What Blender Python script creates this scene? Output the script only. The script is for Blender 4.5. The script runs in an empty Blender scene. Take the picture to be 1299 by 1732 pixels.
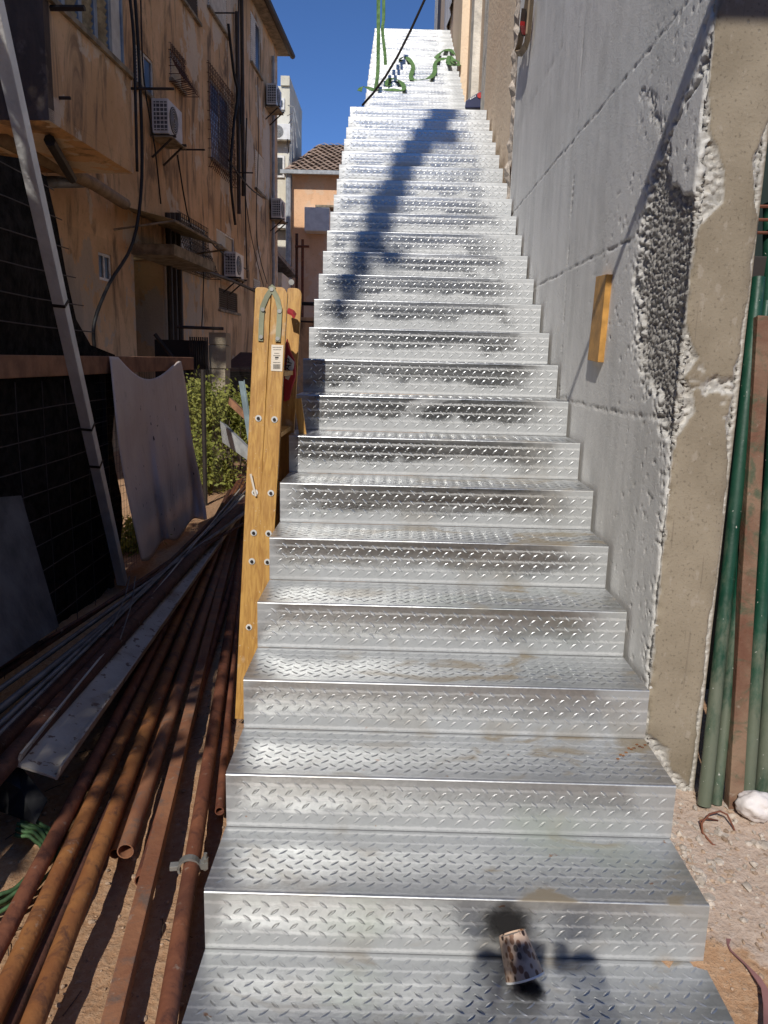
import bpy, bmesh, math, random
import numpy as np
from mathutils import Vector, Matrix
random.seed(7); rng = np.random.default_rng(7)
SC = bpy.context.scene
COL = SC.collection
rad = math.radians

# ------------------------------------------------------------------ camera, sky, sun, exposure
CAM = np.array([0.0, -1.86357, 1.44392]); YAW, PITCH, ROLL, FPX = -0.003, 0.19542, 0.02561, 1300.0
cy, sy, cp, sp = math.cos(YAW), math.sin(YAW), math.cos(PITCH), math.sin(PITCH)
FW = np.array([sy*cp, cy*cp, -sp]); R0 = np.array([cy, -sy, 0.0]); U0 = np.cross(R0, FW)
RT = R0*math.cos(ROLL) + U0*math.sin(ROLL); UP = -R0*math.sin(ROLL) + U0*math.cos(ROLL)
cam_d = bpy.data.cameras.new('camera'); cam = bpy.data.objects.new('camera', cam_d); COL.objects.link(cam)
cam_d.sensor_fit = 'HORIZONTAL'; cam_d.sensor_width = 36; cam_d.lens = 36*FPX/1299
cam_d.clip_start = .02; cam_d.clip_end = 2000
cam.matrix_world = Matrix(((RT[0], UP[0], -FW[0], CAM[0]), (RT[1], UP[1], -FW[1], CAM[1]), (RT[2], UP[2], -FW[2], CAM[2]), (0, 0, 0, 1)))
SC.camera = cam
SUN = Vector((-.174, -.748, .64)).normalized()        # towards the sun
w = bpy.data.worlds.new('World'); SC.world = w; w.use_nodes = True
nt = w.node_tree; nt.nodes.clear()
sky = nt.nodes.new('ShaderNodeTexSky'); sky.sky_type = 'NISHITA'; sky.sun_disc = False
sky.sun_elevation = math.asin(SUN.z); sky.sun_rotation = math.atan2(SUN.x, SUN.y) % (2*math.pi)
sky.air_density = .7; sky.dust_density = 0; sky.ozone_density = 10.0; sky.altitude = 2000
bg = nt.nodes.new('ShaderNodeBackground'); bg.inputs[1].default_value = .128
wo = nt.nodes.new('ShaderNodeOutputWorld')
hs_ = nt.nodes.new('ShaderNodeHueSaturation'); hs_.inputs['Saturation'].default_value = 1.0
nt.links.new(sky.outputs[0], hs_.inputs['Color']); nt.links.new(hs_.outputs[0], bg.inputs[0]); nt.links.new(bg.outputs[0], wo.inputs[0])
sl = bpy.data.lights.new('sun', 'SUN'); sl.energy = 3.5; sl.angle = rad(.55); sl.color = (1, .95, .87)
so = bpy.data.objects.new('sun', sl); COL.objects.link(so); so.rotation_euler = SUN.to_track_quat('Z', 'Y').to_euler()
vs = SC.view_settings; vs.view_transform = 'Standard'; vs.look = 'None'; vs.exposure = .12; vs.gamma = 1; vs.use_curve_mapping = False
SC.cycles.max_bounces = 8; SC.cycles.sample_clamp_indirect = 6

# ------------------------------------------------------------------ helpers: photo pixel + a known plane -> point in the place
def ray(x, y):
    d = FW*FPX + RT*(x-649.5) - UP*(y-866); return d/np.linalg.norm(d)
def pX(x, y, X): d = ray(x, y); return Vector(CAM + d*(X-CAM[0])/d[0])
def pY(x, y, Y): d = ray(x, y); return Vector(CAM + d*(Y-CAM[1])/d[1])
def pZ(x, y, Z): d = ray(x, y); return Vector(CAM + d*(Z-CAM[2])/d[2])
def pP(x, y, Q, n): d = ray(x, y); n = np.array(n); return Vector(CAM + d*((np.array(Q)-CAM)@n)/(d@n))

class MB:
    def __init__(s): s.v = []; s.f = []
    def add(s, v, f):
        n = len(s.v); s.v += [tuple(a) for a in v]; s.f += [tuple(i+n for i in a) for a in f]; return s
    def box(s, a, b):
        (x0, y0, z0), (x1, y1, z1) = a, b
        return s.add([(x0,y0,z0),(x1,y0,z0),(x1,y1,z0),(x0,y1,z0),(x0,y0,z1),(x1,y0,z1),(x1,y1,z1),(x0,y1,z1)],
                     [(0,3,2,1),(4,5,6,7),(0,1,5,4),(1,2,6,5),(2,3,7,6),(3,0,4,7)])
    def hexa(s, p): return s.add(p, [(0,3,2,1),(4,5,6,7),(0,1,5,4),(1,2,6,5),(2,3,7,6),(3,0,4,7)])
    def obox(s, c, ax, ay, az):           # box from centre and half axes
        c, ax, ay, az = map(Vector, (c, ax, ay, az))
        return s.hexa([c+ax*i+ay*j+az*k for k in (-1, 1) for (i, j) in ((-1,-1),(1,-1),(1,1),(-1,1))])
    def bar(s, a, b, w, h, up=(0, 0, 1)):
        a, b = Vector(a), Vector(b); d = (b-a).normalized(); sx = d.cross(Vector(up)).normalized(); u = sx.cross(d)
        return s.obox((a+b)/2, (b-a)/2, sx*w/2, u*h/2)
    def tube(s, pts, r, seg=8, cap=True, inner=0):
        pts = [Vector(p) for p in pts]; n = len(pts); R = r if isinstance(r, (list, tuple)) else [r]*n
        t0 = (pts[1]-pts[0]).normalized(); u = t0.cross(Vector((0, 0, 1)))
        if u.length < .05: u = t0.cross(Vector((1, 0, 0)))
        u.normalize(); vv = []
        for i in range(n):
            t = (pts[min(i+1, n-1)]-pts[max(i-1, 0)]).normalized(); u = (u - t*u.dot(t)).normalized(); b = t.cross(u)
            vv += [pts[i] + (u*math.cos(2*math.pi*k/seg)+b*math.sin(2*math.pi*k/seg))*R[i] for k in range(seg)]
        ff = [(i*seg+k, i*seg+(k+1)%seg, (i+1)*seg+(k+1)%seg, (i+1)*seg+k) for i in range(n-1) for k in range(seg)]
        if cap and not inner: ff += [tuple(range(seg))[::-1], tuple((n-1)*seg+k for k in range(seg))]
        s.add(vv, ff)
        if inner:
            q = MB().tube(pts, [x-inner for x in R], seg, cap=False); m = len(s.v)
            s.add(q.v, [f[::-1] for f in q.f]); b0 = m-n*seg
            for e in (0, n-1):
                s.f += [(b0+e*seg+k, b0+e*seg+(k+1)%seg, m+e*seg+(k+1)%seg, m+e*seg+k) for k in range(seg)]
            # plug a little way in keeps far sky from showing through
        return s
    def ribbon(s, pts, wv, th=.003):       # flat strip, wv = list of half-width vectors
        n = len(pts); v = []
        for p, q in zip(pts, wv):
            p, q = Vector(p), Vector(q); i = len(v)//4
            t = (Vector(pts[min(i+1, n-1)])-Vector(pts[max(i-1, 0)])).normalized(); nn = t.cross(q).normalized()*th/2
            v += [p-q-nn, p+q-nn, p+q+nn, p-q+nn]
        f = [(i*4+k, i*4+(k+1)%4, i*4+4+(k+1)%4, i*4+4+k) for i in range(n-1) for k in range(4)] + [(3,2,1,0), tuple((n-1)*4+k for k in range(4))]
        return s.add(v, f)
    def build(s, name, mat=None, parent=None, smooth=False, auto=None, bevel=0):
        b = BASE.get(parent.name, Vector()) if parent else Vector()
        me = bpy.data.meshes.new(name)
        me.from_pydata([(v[0]-b[0], v[1]-b[1], v[2]-b[2]) for v in s.v], [], s.f)
        if auto is not None or bevel or smooth:
            bm = bmesh.new(); bm.from_mesh(me)
            bmesh.ops.recalc_face_normals(bm, faces=bm.faces)
            if bevel: bmesh.ops.bevel(bm, geom=bm.edges[:], offset=bevel, segments=2, affect='EDGES', profile=.6)
            if auto is not None:
                for f in bm.faces: f.smooth = True
                for e in bm.edges: e.smooth = len(e.link_faces) == 2 and e.calc_face_angle(0) < rad(auto)
            bm.to_mesh(me); bm.free()
        if smooth: me.polygons.foreach_set('use_smooth', [True]*len(me.polygons))
        if mat: me.materials.append(mat)
        o = bpy.data.objects.new(name, me); COL.objects.link(o)
        if parent: o.parent = parent; BASE[o.name] = b
        return o
BASE = {}
def tag(o, label=None, cat=None, group=None, kind=None):
    if label: o['label'] = label
    if cat: o['category'] = cat
    if group: o['group'] = group
    if kind: o['kind'] = kind
    return o
def thing(name, label, cat, loc=(0, 0, 0), rz=0, group=None, local=False):
    o = bpy.data.objects.new(name, None); COL.objects.link(o); o.location = loc; o.rotation_euler = (0, 0, rz); o.empty_display_size = .2
    BASE[o.name] = Vector() if local else Vector(loc)
    return tag(o, label, cat, group)
def dup(root, loc, rz=None, label=None, sc=None):
    def cp_(o, par):
        c = o.copy(); COL.objects.link(c); c.parent = par
        for ch in o.children: cp_(ch, c)
        return c
    r = cp_(root, None); r.location = loc
    if rz is not None: r.rotation_euler = (0, 0, rz)
    if sc: r.scale = (sc,)*3
    if label: r['label'] = label
    return r

# ------------------------------------------------------------------ materials
def mat(name): 
    m = bpy.data.materials.new(name); m.use_nodes = True; n = m.node_tree; n.nodes.clear()
    o = n.nodes.new('ShaderNodeOutputMaterial'); b = n.nodes.new('ShaderNodeBsdfPrincipled'); n.links.new(b.outputs[0], o.inputs[0])
    return m, N(n, b)
class N:
    def __init__(s, n, b): s.n = n; s.b = b; s.pos = s.new('ShaderNodeNewGeometry').outputs['Position']
    def new(s, t): return s.n.nodes.new(t)
    def link(s, a, b): s.n.links.new(a, b)
    def put(s, sock, v):
        if isinstance(v, (int, float)): sock.default_value = v
        elif isinstance(v, tuple): sock.default_value = v if len(v) == len(sock.default_value) else (*v, 1)
        else: s.link(v, sock)
    def map(s, scale=(1, 1, 1), rot=(0, 0, 0), vec=None, loc=(0, 0, 0)):
        m = s.new('ShaderNodeMapping'); s.link(vec or s.pos, m.inputs[0]); m.inputs['Scale'].default_value = scale; m.inputs['Rotation'].default_value = rot; m.inputs['Location'].default_value = loc
        return m.outputs[0]
    def obj(s): return s.new('ShaderNodeTexCoord').outputs['Object']
    def noise(s, scale, detail=4, vec=None, rough=.55, dist=0):
        t = s.new('ShaderNodeTexNoise'); s.link(vec or s.pos, t.inputs['Vector']); t.inputs['Scale'].default_value = scale
        t.inputs['Detail'].default_value = detail; t.inputs['Roughness'].default_value = rough; t.inputs['Distortion'].default_value = dist
        return t.outputs['Fac']
    def vor(s, scale, vec=None, feat='F1', out='Distance'):
        t = s.new('ShaderNodeTexVoronoi'); t.feature = feat; s.link(vec or s.pos, t.inputs['Vector']); t.inputs['Scale'].default_value = scale
        return t.outputs[out]
    def ramp(s, fac, a, b, lo=0., hi=1.):
        t = s.new('ShaderNodeMapRange'); t.interpolation_type = 'SMOOTHSTEP'; s.link(fac, t.inputs[0])
        t.inputs[1].default_value = a; t.inputs[2].default_value = b; t.inputs[3].default_value = lo; t.inputs[4].default_value = hi
        return t.outputs[0]
    def mix(s, f, a, b):
        t = s.new('ShaderNodeMix'); t.data_type = 'RGBA'; s.put(t.inputs[0], f); s.put(t.inputs[6], a); s.put(t.inputs[7], b); return t.outputs[2]
    def math(s, op, a, b=0., c=None):
        t = s.new('ShaderNodeMath'); t.operation = op; s.put(t.inputs[0], a); s.put(t.inputs[1], b)
        if c is not None: s.put(t.inputs[2], c)
        return t.outputs[0]
    def sep(s, v=None):
        t = s.new('ShaderNodeSeparateXYZ'); s.link(v or s.pos, t.inputs[0]); return t.outputs
    def attr(s, name): t = s.new('ShaderNodeAttribute'); t.attribute_name = name; return t.outputs['Fac']
    def bump(s, h, dist=.01, strength=1., prev=None):
        t = s.new('ShaderNodeBump'); s.link(h, t.inputs['Height']); t.inputs['Distance'].default_value = dist; t.inputs['Strength'].default_value = strength
        if prev: s.link(prev, t.inputs['Normal'])
        s.link(t.outputs[0], s.b.inputs['Normal']); return t.outputs[0]
    def set(s, col=None, rough=None, metal=None, spec=None):
        if col is not None: s.put(s.b.inputs['Base Color'], col)
        if rough is not None: s.put(s.b.inputs['Roughness'], rough)
        if metal is not None: s.put(s.b.inputs['Metallic'], metal)
        if spec is not None: s.put(s.b.inputs['Specular IOR Level'], spec)
def simple(name, col, rough=.7, metal=0., var=.25, scale=6., bump=.0, bscale=40., spec=None):
    m, n = mat(name); f = n.noise(scale, 6); d = tuple(c*(1-var) for c in col); l = tuple(min(1, c*(1+var)) for c in col)
    n.set(n.mix(n.ramp(f, .3, .7), d, l), rough, metal, spec)
    if bump: n.bump(n.noise(bscale, 5), bump)
    return m
M = {}
# galvanised chequer plate: bright clean zinc, cold zinc sprayed along the welds (foot and ends of each riser), scuffed rows, dirt
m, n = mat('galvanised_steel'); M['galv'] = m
sx = n.sep(n.vor(90, out='Color'))[0]
ob = n.sep(n.obj()); nz = n.sep(n.new('ShaderNodeNewGeometry').outputs['Normal'])[2]; up_ = n.ramp(n.math('ABSOLUTE', nz), .3, .8); dn_ = n.math('SUBTRACT', 1.0, up_)
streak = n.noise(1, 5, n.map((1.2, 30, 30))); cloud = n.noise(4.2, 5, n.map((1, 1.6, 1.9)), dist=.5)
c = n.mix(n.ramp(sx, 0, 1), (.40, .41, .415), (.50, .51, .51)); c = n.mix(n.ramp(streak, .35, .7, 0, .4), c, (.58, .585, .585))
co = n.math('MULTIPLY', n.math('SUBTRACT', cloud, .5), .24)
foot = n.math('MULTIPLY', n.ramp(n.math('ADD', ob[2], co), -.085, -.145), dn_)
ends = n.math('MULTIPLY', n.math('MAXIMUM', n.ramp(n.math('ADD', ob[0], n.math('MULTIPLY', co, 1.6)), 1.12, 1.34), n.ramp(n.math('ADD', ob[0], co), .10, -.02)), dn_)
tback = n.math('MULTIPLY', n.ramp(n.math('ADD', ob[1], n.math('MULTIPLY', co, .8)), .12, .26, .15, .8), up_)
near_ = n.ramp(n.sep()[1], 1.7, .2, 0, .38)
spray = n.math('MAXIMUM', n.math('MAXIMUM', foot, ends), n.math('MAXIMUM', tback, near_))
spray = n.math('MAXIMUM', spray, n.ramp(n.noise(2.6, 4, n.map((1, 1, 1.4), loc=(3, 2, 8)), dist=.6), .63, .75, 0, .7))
tt = n.math('ADD', n.math('MULTIPLY', up_, ob[1]), n.math('MULTIPLY', dn_, ob[2]))
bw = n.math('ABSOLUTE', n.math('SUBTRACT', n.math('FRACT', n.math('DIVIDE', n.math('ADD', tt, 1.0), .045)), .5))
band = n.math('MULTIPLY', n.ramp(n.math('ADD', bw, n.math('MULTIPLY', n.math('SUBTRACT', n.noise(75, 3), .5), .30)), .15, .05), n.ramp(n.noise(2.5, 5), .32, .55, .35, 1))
dirt = n.math('MULTIPLY', n.ramp(n.noise(6, 6, n.map((.6, 1, 1)), dist=1.0), .52, .66), n.ramp(n.sep()[1], 2.7, 1.3, .0, .9))
dirt = n.math('MULTIPLY', n.math('MULTIPLY', dirt, n.ramp(n.sep()[0], -.3, .5, .35, 1)), n.ramp(nz, .1, .8, .3, 1))
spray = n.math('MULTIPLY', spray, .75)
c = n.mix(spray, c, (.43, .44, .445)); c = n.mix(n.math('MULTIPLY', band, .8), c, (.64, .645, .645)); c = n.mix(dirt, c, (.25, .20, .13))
c = n.mix(n.math('MULTIPLY', n.ramp(n.noise(3.3, 4, n.map((.5, 1, 1), loc=(1, 7, 2))), .55, .68, 0, .5), n.ramp(n.sep()[1], 2.0, .3)), c, (.38, .42, .37))
rustspot = n.ramp(n.noise(16, 3), .70, .75, 0, .8); rustspot = n.math('MULTIPLY', rustspot, n.ramp(n.sep()[1], 1.0, .2)); c = n.mix(rustspot, c, (.30, .13, .05))
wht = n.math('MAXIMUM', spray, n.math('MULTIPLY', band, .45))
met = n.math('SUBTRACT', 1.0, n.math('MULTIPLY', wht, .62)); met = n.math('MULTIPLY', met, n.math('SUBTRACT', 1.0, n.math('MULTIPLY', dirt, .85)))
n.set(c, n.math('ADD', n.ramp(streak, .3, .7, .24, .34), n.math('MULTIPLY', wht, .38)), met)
b1 = n.bump(n.noise(7, 3), .004, .5); n.bump(n.noise(160, 3, n.map((.3, 1, 1))), .0006, .6, b1)
M['galv_dark'] = simple('painted_stringer_steel', (.18, .19, .2), .5, .6)
# concrete wall
m, n = mat('cast_concrete'); M['conc'] = m
rg = n.attr('rough'); tn = n.attr('tan'); P3 = n.sep()
st = n.noise(1, 6, n.map((9, 9, .9)), dist=.3); cl = n.noise(1.6, 5, dist=.4); fine = n.noise(60, 6)
c = n.mix(n.ramp(st, .3, .72), (.68, .67, .64), (.84, .825, .79)); c = n.mix(n.ramp(cl, .38, .66, 0, .6), c, (.86, .845, .81)); c = n.mix(n.ramp(n.noise(2.3, 4, n.map((1, 1, .5))), .5, .7, 0, .6), c, (.58, .57, .54))
white = n.ramp(n.noise(1, 6, n.map((40, 40, 1.4))), .60, .72, 0, .5); c = n.mix(white, c, (.82, .81, .78))
tc = n.mix(n.ramp(n.noise(3.5, 6), .3, .7), (.235, .195, .14), (.33, .28, .21)); tc = n.mix(n.ramp(n.noise(90, 5), .55, .7, 0, .55), tc, (.12, .098, .07)); tc = n.mix(n.ramp(n.noise(34, 5, n.map((1, 1, .6))), .60, .70, 0, .6), tc, (.38, .33, .27)); tc = n.mix(n.ramp(n.noise(1, 4, n.map((60, 60, 3))), .63, .7, 0, .4), tc, (.15, .12, .09))
c = n.mix(tn, c, tc)
ag = n.mix(n.ramp(n.vor(75, out='Color'), .1, .9), (.34, .325, .30), (.58, .555, .51)); c = n.mix(rg, c, ag)
pores = n.ramp(n.vor(26, n.map((1, 1, .8))), .05, .16, 0, 1)
pm = n.ramp(n.noise(2.4, 4), .52, .64); pores2 = n.math('ADD', n.math('MULTIPLY', pores, pm), n.math('SUBTRACT', 1.0, pm))
c = n.mix(n.ramp(pores2, 0, 1, .5, 0), c, (.16, .155, .15))
n.set(c, .86, 0, .3)
b1 = n.bump(n.noise(140, 5), .002, .8); b2 = n.bump(pores2, .004, .7, b1); n.bump(n.noise(12, 6), .004, .6, b2)
# plaster facade (ochre, grimy)
def plaster(name, a, b, grime, patch, amt=.6):
    m, n = mat(name); z = n.sep()[2]
    f = n.noise(.9, 7, dist=.5); c = n.mix(n.ramp(f, .32, .68), a, b)
    c = n.mix(n.ramp(n.noise(1, 8, n.map((1.5, 1.5, .42)), dist=1.5, rough=.65), .47, .66, 0, amt), c, grime); c = n.mix(n.ramp(n.noise(1, 5, n.map((7, 7, .3)), dist=.4), .62, .75, 0, amt*.6), c, grime)
    c = n.mix(n.ramp(n.noise(.75, 8, n.map((1, 1, .8), loc=(5, 3, 1)), rough=.62), .54, .565, 0, .75), c, patch)
    c = n.mix(n.ramp(n.noise(14, 6), .55, .75, 0, .35), c, tuple(x*.55 for x in a))
    n.set(c, .92, 0, .2); b1 = n.bump(n.noise(28, 6), .012, .7); n.bump(n.noise(.75, 8, n.map((1, 1, .8), loc=(5, 3, 1)), rough=.62), .02, .5, b1); return m
M['facade'] = plaster('ochre_plaster', (.62, .395, .215), (.78, .54, .33), (.16, .12, .09), (.72, .64, .53), .9)
M['facade_low'] = plaster('grimy_ochre_plaster', (.56, .37, .21), (.72, .50, .31), (.12, .085, .06), (.46, .41, .35), .8)
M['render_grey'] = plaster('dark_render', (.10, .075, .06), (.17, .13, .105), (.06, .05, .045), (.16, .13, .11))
M['cream'] = plaster('cream_plaster', (.62, .58, .47), (.74, .70, .58), (.45, .40, .32), (.70, .68, .6), .35)
M['orange'] = plaster('orange_plaster', (.70, .42, .25), (.78, .50, .31), (.50, .29, .17), (.7, .5, .35), .3)
M['stucco'] = plaster('peach_stucco', (.80, .62, .45), (.86, .70, .52), (.66, .50, .36), (.78, .62, .46), .25)
M['stucco_shade'] = plaster('shaded_stucco', (.66, .50, .36), (.74, .58, .43), (.5, .38, .27), (.66, .5, .37), .3)  # darker copy of the peach stucco, painting shade into the recessed walls
M['pale'] = simple('pale_cement', (.66, .62, .55), .9, bump=.01)
M['slab'] = simple('weathered_cement', (.28, .235, .17), .9, var=.4, bump=.01)
M['stone_dark'] = simple('dark_grey_render', (.12, .11, .10), .9)
M['stone'] = plaster('stone_pillar', (.40, .34, .25), (.50, .44, .33), (.18, .14, .1), (.42, .38, .3))
# rust
def rust(name, a, b, dk, hue=0):
    m, n = mat(name); v = n.pos
    f = n.noise(5, 6, dist=.5); c = n.mix(n.ramp(f, .3, .7), a, b); c = n.mix(n.ramp(n.noise(11, 8, dist=.6, rough=.7), .48, .66, 0, .85), c, dk); c = n.mix(n.ramp(n.noise(2.2, 6, None), .56, .66, 0, .6), c, dk)
    c = n.mix(n.ramp(n.noise(26, 5), .64, .72, 0, .5), c, (.36, .30, .24))
    n.set(c, .72, .15, .35); b1 = n.bump(n.noise(70, 6), .003, .8); n.bump(n.noise(14, 5), .003, .6, b1); return m
M['rust1'] = rust('rust_orange', (.24, .088, .034), (.36, .155, .052), (.10, .045, .032))
M['rust2'] = rust('rust_brown', (.17, .060, .036), (.27, .105, .056), (.08, .034, .028))
M['rust3'] = rust('rust_mottled', (.24, .10, .055), (.36, .17, .09), (.16, .12, .10))
M['rust_dark'] = rust('rust_dark', (.09, .038, .028), (.14, .06, .04), (.04, .025, .02))
M['rust_paint'] = rust('rusty_old_paint', (.15, .065, .04), (.27, .18, .12), (.07, .10, .06))
M['grey_rod'] = simple('dull_steel', (.17, .17, .175), .6, .5, .4)
M['black'] = simple('black_rubber', (.012, .012, .013), .6)
M['iron'] = simple('dark_iron', (.035, .028, .025), .65, .3)
M['net'] = simple('black_netting', (.017, .0145, .0135), .95, var=.6, scale=14, bump=.02, bscale=25, spec=.08)
M['netwire'] = simple('netting_wire', (.06, .045, .04), .7)
M['white_metal'] = simple('white_painted_metal', (.68, .68, .66), .45, var=.1)
M['grille'] = simple('ac_grille_dark', (.10, .105, .11), .7)
M['zinc'] = simple('zinc_fitting', (.40, .40, .38), .5, .6, .3)
M['bluepipe'] = simple('blue_grey_pvc', (.13, .155, .19), .5)
M['downpipe'] = simple('grey_downpipe', (.33, .35, .37), .5)
M['brownpipe'] = simple('old_sewer_pipe', (.27, .20, .13), .7)
M['lead'] = simple('white_leaning_paint', (.70, .70, .69), .55, var=.12, bump=.004)
m, n = mat('dusty_cloth'); M['cloth'] = m
c = n.mix(n.ramp(n.noise(3, 5), .3, .7), (.78, .665, .60), (.85, .75, .69)); c = n.mix(n.ramp(n.noise(22, 3, n.map((1, 1, .5))), .69, .72, 0, .9), c, (.07, .055, .05)); c = n.mix(n.ramp(n.noise(8, 5), .6, .75, 0, .35), c, (.45, .38, .33))
n.set(c, .9, 0, .2); b1 = n.bump(n.noise(200, 3), .001); n.bump(n.noise(1, 4, n.map((14, 14, 2.2)), dist=1.0), .012, .8, b1)
m, n = mat('varnished_pine'); M['wood'] = m
v = n.map((14, 14, .55)); g = n.noise(4, 5, v, dist=1.2); gl = n.noise(22, 3, n.map((5, 5, .25)), dist=.5)
c = n.mix(n.ramp(g, .3, .7), (.38, .19, .045), (.56, .32, .085)); c = n.mix(n.ramp(gl, .5, .68, 0, .32), c, (.26, .12, .03))
c = n.mix(n.ramp(n.noise(6, 6), .63, .74, 0, .7), c, (.62, .50, .36)); c = n.mix(n.ramp(n.noise(120, 2), .71, .74, 0, .7), c, (.7, .62, .5))
n.set(c, n.ramp(n.noise(5, 4), .3, .7, .42, .65)); n.bump(gl, .0015)
M['plank'] = simple('old_plank', (.30, .15, .085), .85, var=.35, bump=.004)
M['pine'] = simple('orange_pine', (.52, .27, .065), .6, var=.22, scale=18)
m, n = mat('sand_ground'); M['sand'] = m
f = n.noise(1.7, 8); fi = n.noise(45, 6, rough=.7); c = n.mix(n.ramp(f, .3, .7), (.40, .225, .12), (.50, .30, .175)); c = n.mix(n.ramp(fi, .38, .68, 0, .7), c, (.58, .40, .26)); c = n.mix(n.ramp(n.noise(90, 3), .6, .7, 0, .6), c, (.22, .13, .08))
sx, sy_, sz = n.sep(); cx_ = n.math('DIVIDE', n.math('SUBTRACT', sx, 1.22), .34); cyy = n.math('DIVIDE', n.math('SUBTRACT', sy_, .38), .42)
dd = n.math('ADD', n.math('MULTIPLY', cx_, cx_), n.math('MULTIPLY', cyy, cyy)); dd = n.math('ADD', dd, n.math('MULTIPLY', n.math('SUBTRACT', n.noise(9, 6), .5), 2.6))
c = n.mix(n.ramp(dd, .8, 1.25, .7, 0), c, n.mix(n.ramp(fi, .3, .7), (.50, .40, .33), (.64, .55, .48)))
n.set(c, .95, 0, .15); b1 = n.bump(fi, .012, .9); n.bump(n.noise(11, 6), .03, .5, b1)
M['rubble'] = simple('pale_rubble', (.50, .43, .36), .95, var=.3, scale=30, bump=.006)
M['pebble'] = simple('sandy_pebbles', (.42, .30, .21), .95, var=.35, scale=25, bump=.003)
m, n = mat('green_paint'); M['green'] = m
zz = n.sep()[2]
c = n.mix(n.ramp(n.noise(5, 6), .3, .7), (.006, .045, .026), (.012, .075, .044)); dust = n.math('ADD', n.noise(9, 8, n.map((1, 1, .4)), rough=.7), n.ramp(zz, .9, -.1, 0, .28)); c = n.mix(n.ramp(dust, .52, .78, 0, .75), c, (.17, .18, .13)); c = n.mix(n.ramp(n.noise(60, 3), .70, .73), c, (.5, .5, .45))
n.set(c, n.ramp(n.noise(8), .3, .7, .35, .6)); n.bump(n.noise(50, 4), .001)
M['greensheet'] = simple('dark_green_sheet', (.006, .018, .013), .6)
m, n = mat('webbing'); M['sling'] = m
c = n.mix(n.ramp(n.noise(15, 4), .35, .65), (.075, .165, .05), (.135, .25, .09)); n.set(c, .8); n.bump(n.noise(300, 2), .001)
M['sling_dark'] = simple('sling_label_dark', (.03, .07, .03), .8)
M['navy'] = simple('navy_plastic', (.012, .018, .075), .45, var=.1)
M['red'] = simple('red_plastic', (.50, .02, .02), .5, var=.15)
M['redflag'] = simple('red_fabric', (.38, .022, .03), .75, var=.25)
M['white'] = simple('white_print', (.72, .72, .72), .6, var=.08)
M['sticker'] = simple('cream_paper', (.74, .66, .55), .7, var=.06)
M['ink'] = simple('black_ink', (.03, .03, .03), .6)
M['zincplate'] = simple('greenish_hinge_plate', (.17, .175, .115), .5, .4, .3)
M['glass'] = simple('dark_window_glass', (.05, .055, .06), .3, var=.3, spec=.3)
M['blueglass'] = simple('bluish_pane', (.30, .36, .47), .25, var=.2)
M['shutter'] = simple('white_shutter', (.64, .64, .61), .6, var=.15)
M['shutdark'] = simple('brown_shutter', (.045, .032, .024), .7)
M['frame_w'] = simple('off_white_frame', (.66, .65, .62), .5)
M['frame_blue'] = simple('grey_blue_frame', (.22, .27, .33), .4)
M['dark'] = simple('dark_interior', (.014, .012, .011), .9)
M['doorwall'] = simple('grey_stairwell_wall', (.15, .145, .14), .9, var=.2)
M['canopy'] = simple('dirty_corrugated_awning', (.33, .29, .20), .7, var=.4)
M['tiles'] = simple('brown_roof_tiles', (.36, .255, .19), .85, var=.45, scale=9, bump=.01)
M['hose'] = simple('green_hose', (.06, .125, .05), .6, var=.35, scale=30)
M['bent'] = simple('black_bent_sheet', (.03, .03, .032), .5, .3, .5)
M['plyw'] = simple('grey_panel', (.085, .085, .09), .85, var=.35, bump=.004)
m, n = mat('cream_channel_paint'); M['channel'] = m
c = n.mix(n.ramp(n.noise(5, 5), .3, .7), (.38, .34, .29), (.50, .46, .40)); c = n.mix(n.ramp(n.noise(28, 4), .60, .65, 0, .9), c, (.13, .07, .045)); c = n.mix(n.ramp(n.noise(4, 7), .52, .66, 0, .7), c, (.20, .14, .10)); n.set(c, .6); n.bump(n.noise(60, 4), .001)
m, n = mat('coffee_bean_cup'); M['cup'] = m
v = n.map((1, 1, .62), vec=n.obj()); d = n.vor(72, v); c = n.mix(n.ramp(d, .36, .50), n.mix(n.ramp(n.sep(n.vor(72, v, out='Color'))[0], .3, .7), (.03, .014, .01), (.22, .10, .05)), (.55, .40, .30)); c = n.mix(n.ramp(n.noise(14, 4, n.obj()), .52, .68, 0, .7), c, (.1, .06, .04)); n.set(c, .55)
m, n = mat('bag_plastic'); M['bag'] = m
n.set(n.mix(n.ramp(n.noise(9), .3, .7), (.70, .64, .62), (.80, .75, .73)), .6); n.b.inputs['Subsurface Weight'].default_value = 0
M['strap'] = simple('dusty_red_strap', (.27, .13, .12), .8)
def leafmat(name, a, b):
    m, n = mat(name); i = n.new('ShaderNodeObjectInfo'); f = n.noise(3, 4); f2 = n.noise(35, 2)
    c = n.mix(n.ramp(n.math('ADD', n.math('MULTIPLY', f, .5), n.math('MULTIPLY', f2, .5)), .35, .65), a, b); n.set(c, .6, 0, .3)
    t = n.new('ShaderNodeBsdfTranslucent'); n.put(t.inputs[0], c); s = n.new('ShaderNodeMixShader'); s.inputs[0].default_value = .3
    n.link(n.b.outputs[0], s.inputs[1]); n.link(t.outputs[0], s.inputs[2]); o = [x for x in n.n.nodes if x.type == 'OUTPUT_MATERIAL'][0]; n.link(s.outputs[0], o.inputs[0]); return m
M['leaf'] = leafmat('bush_leaves', (.20, .24, .045), (.46, .46, .12)); M['leaf2'] = leafmat('tree_leaves', (.045, .075, .02), (.09, .13, .035))
M['bark'] = simple('bark', (.10, .07, .05), .9, bump=.02)
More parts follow.
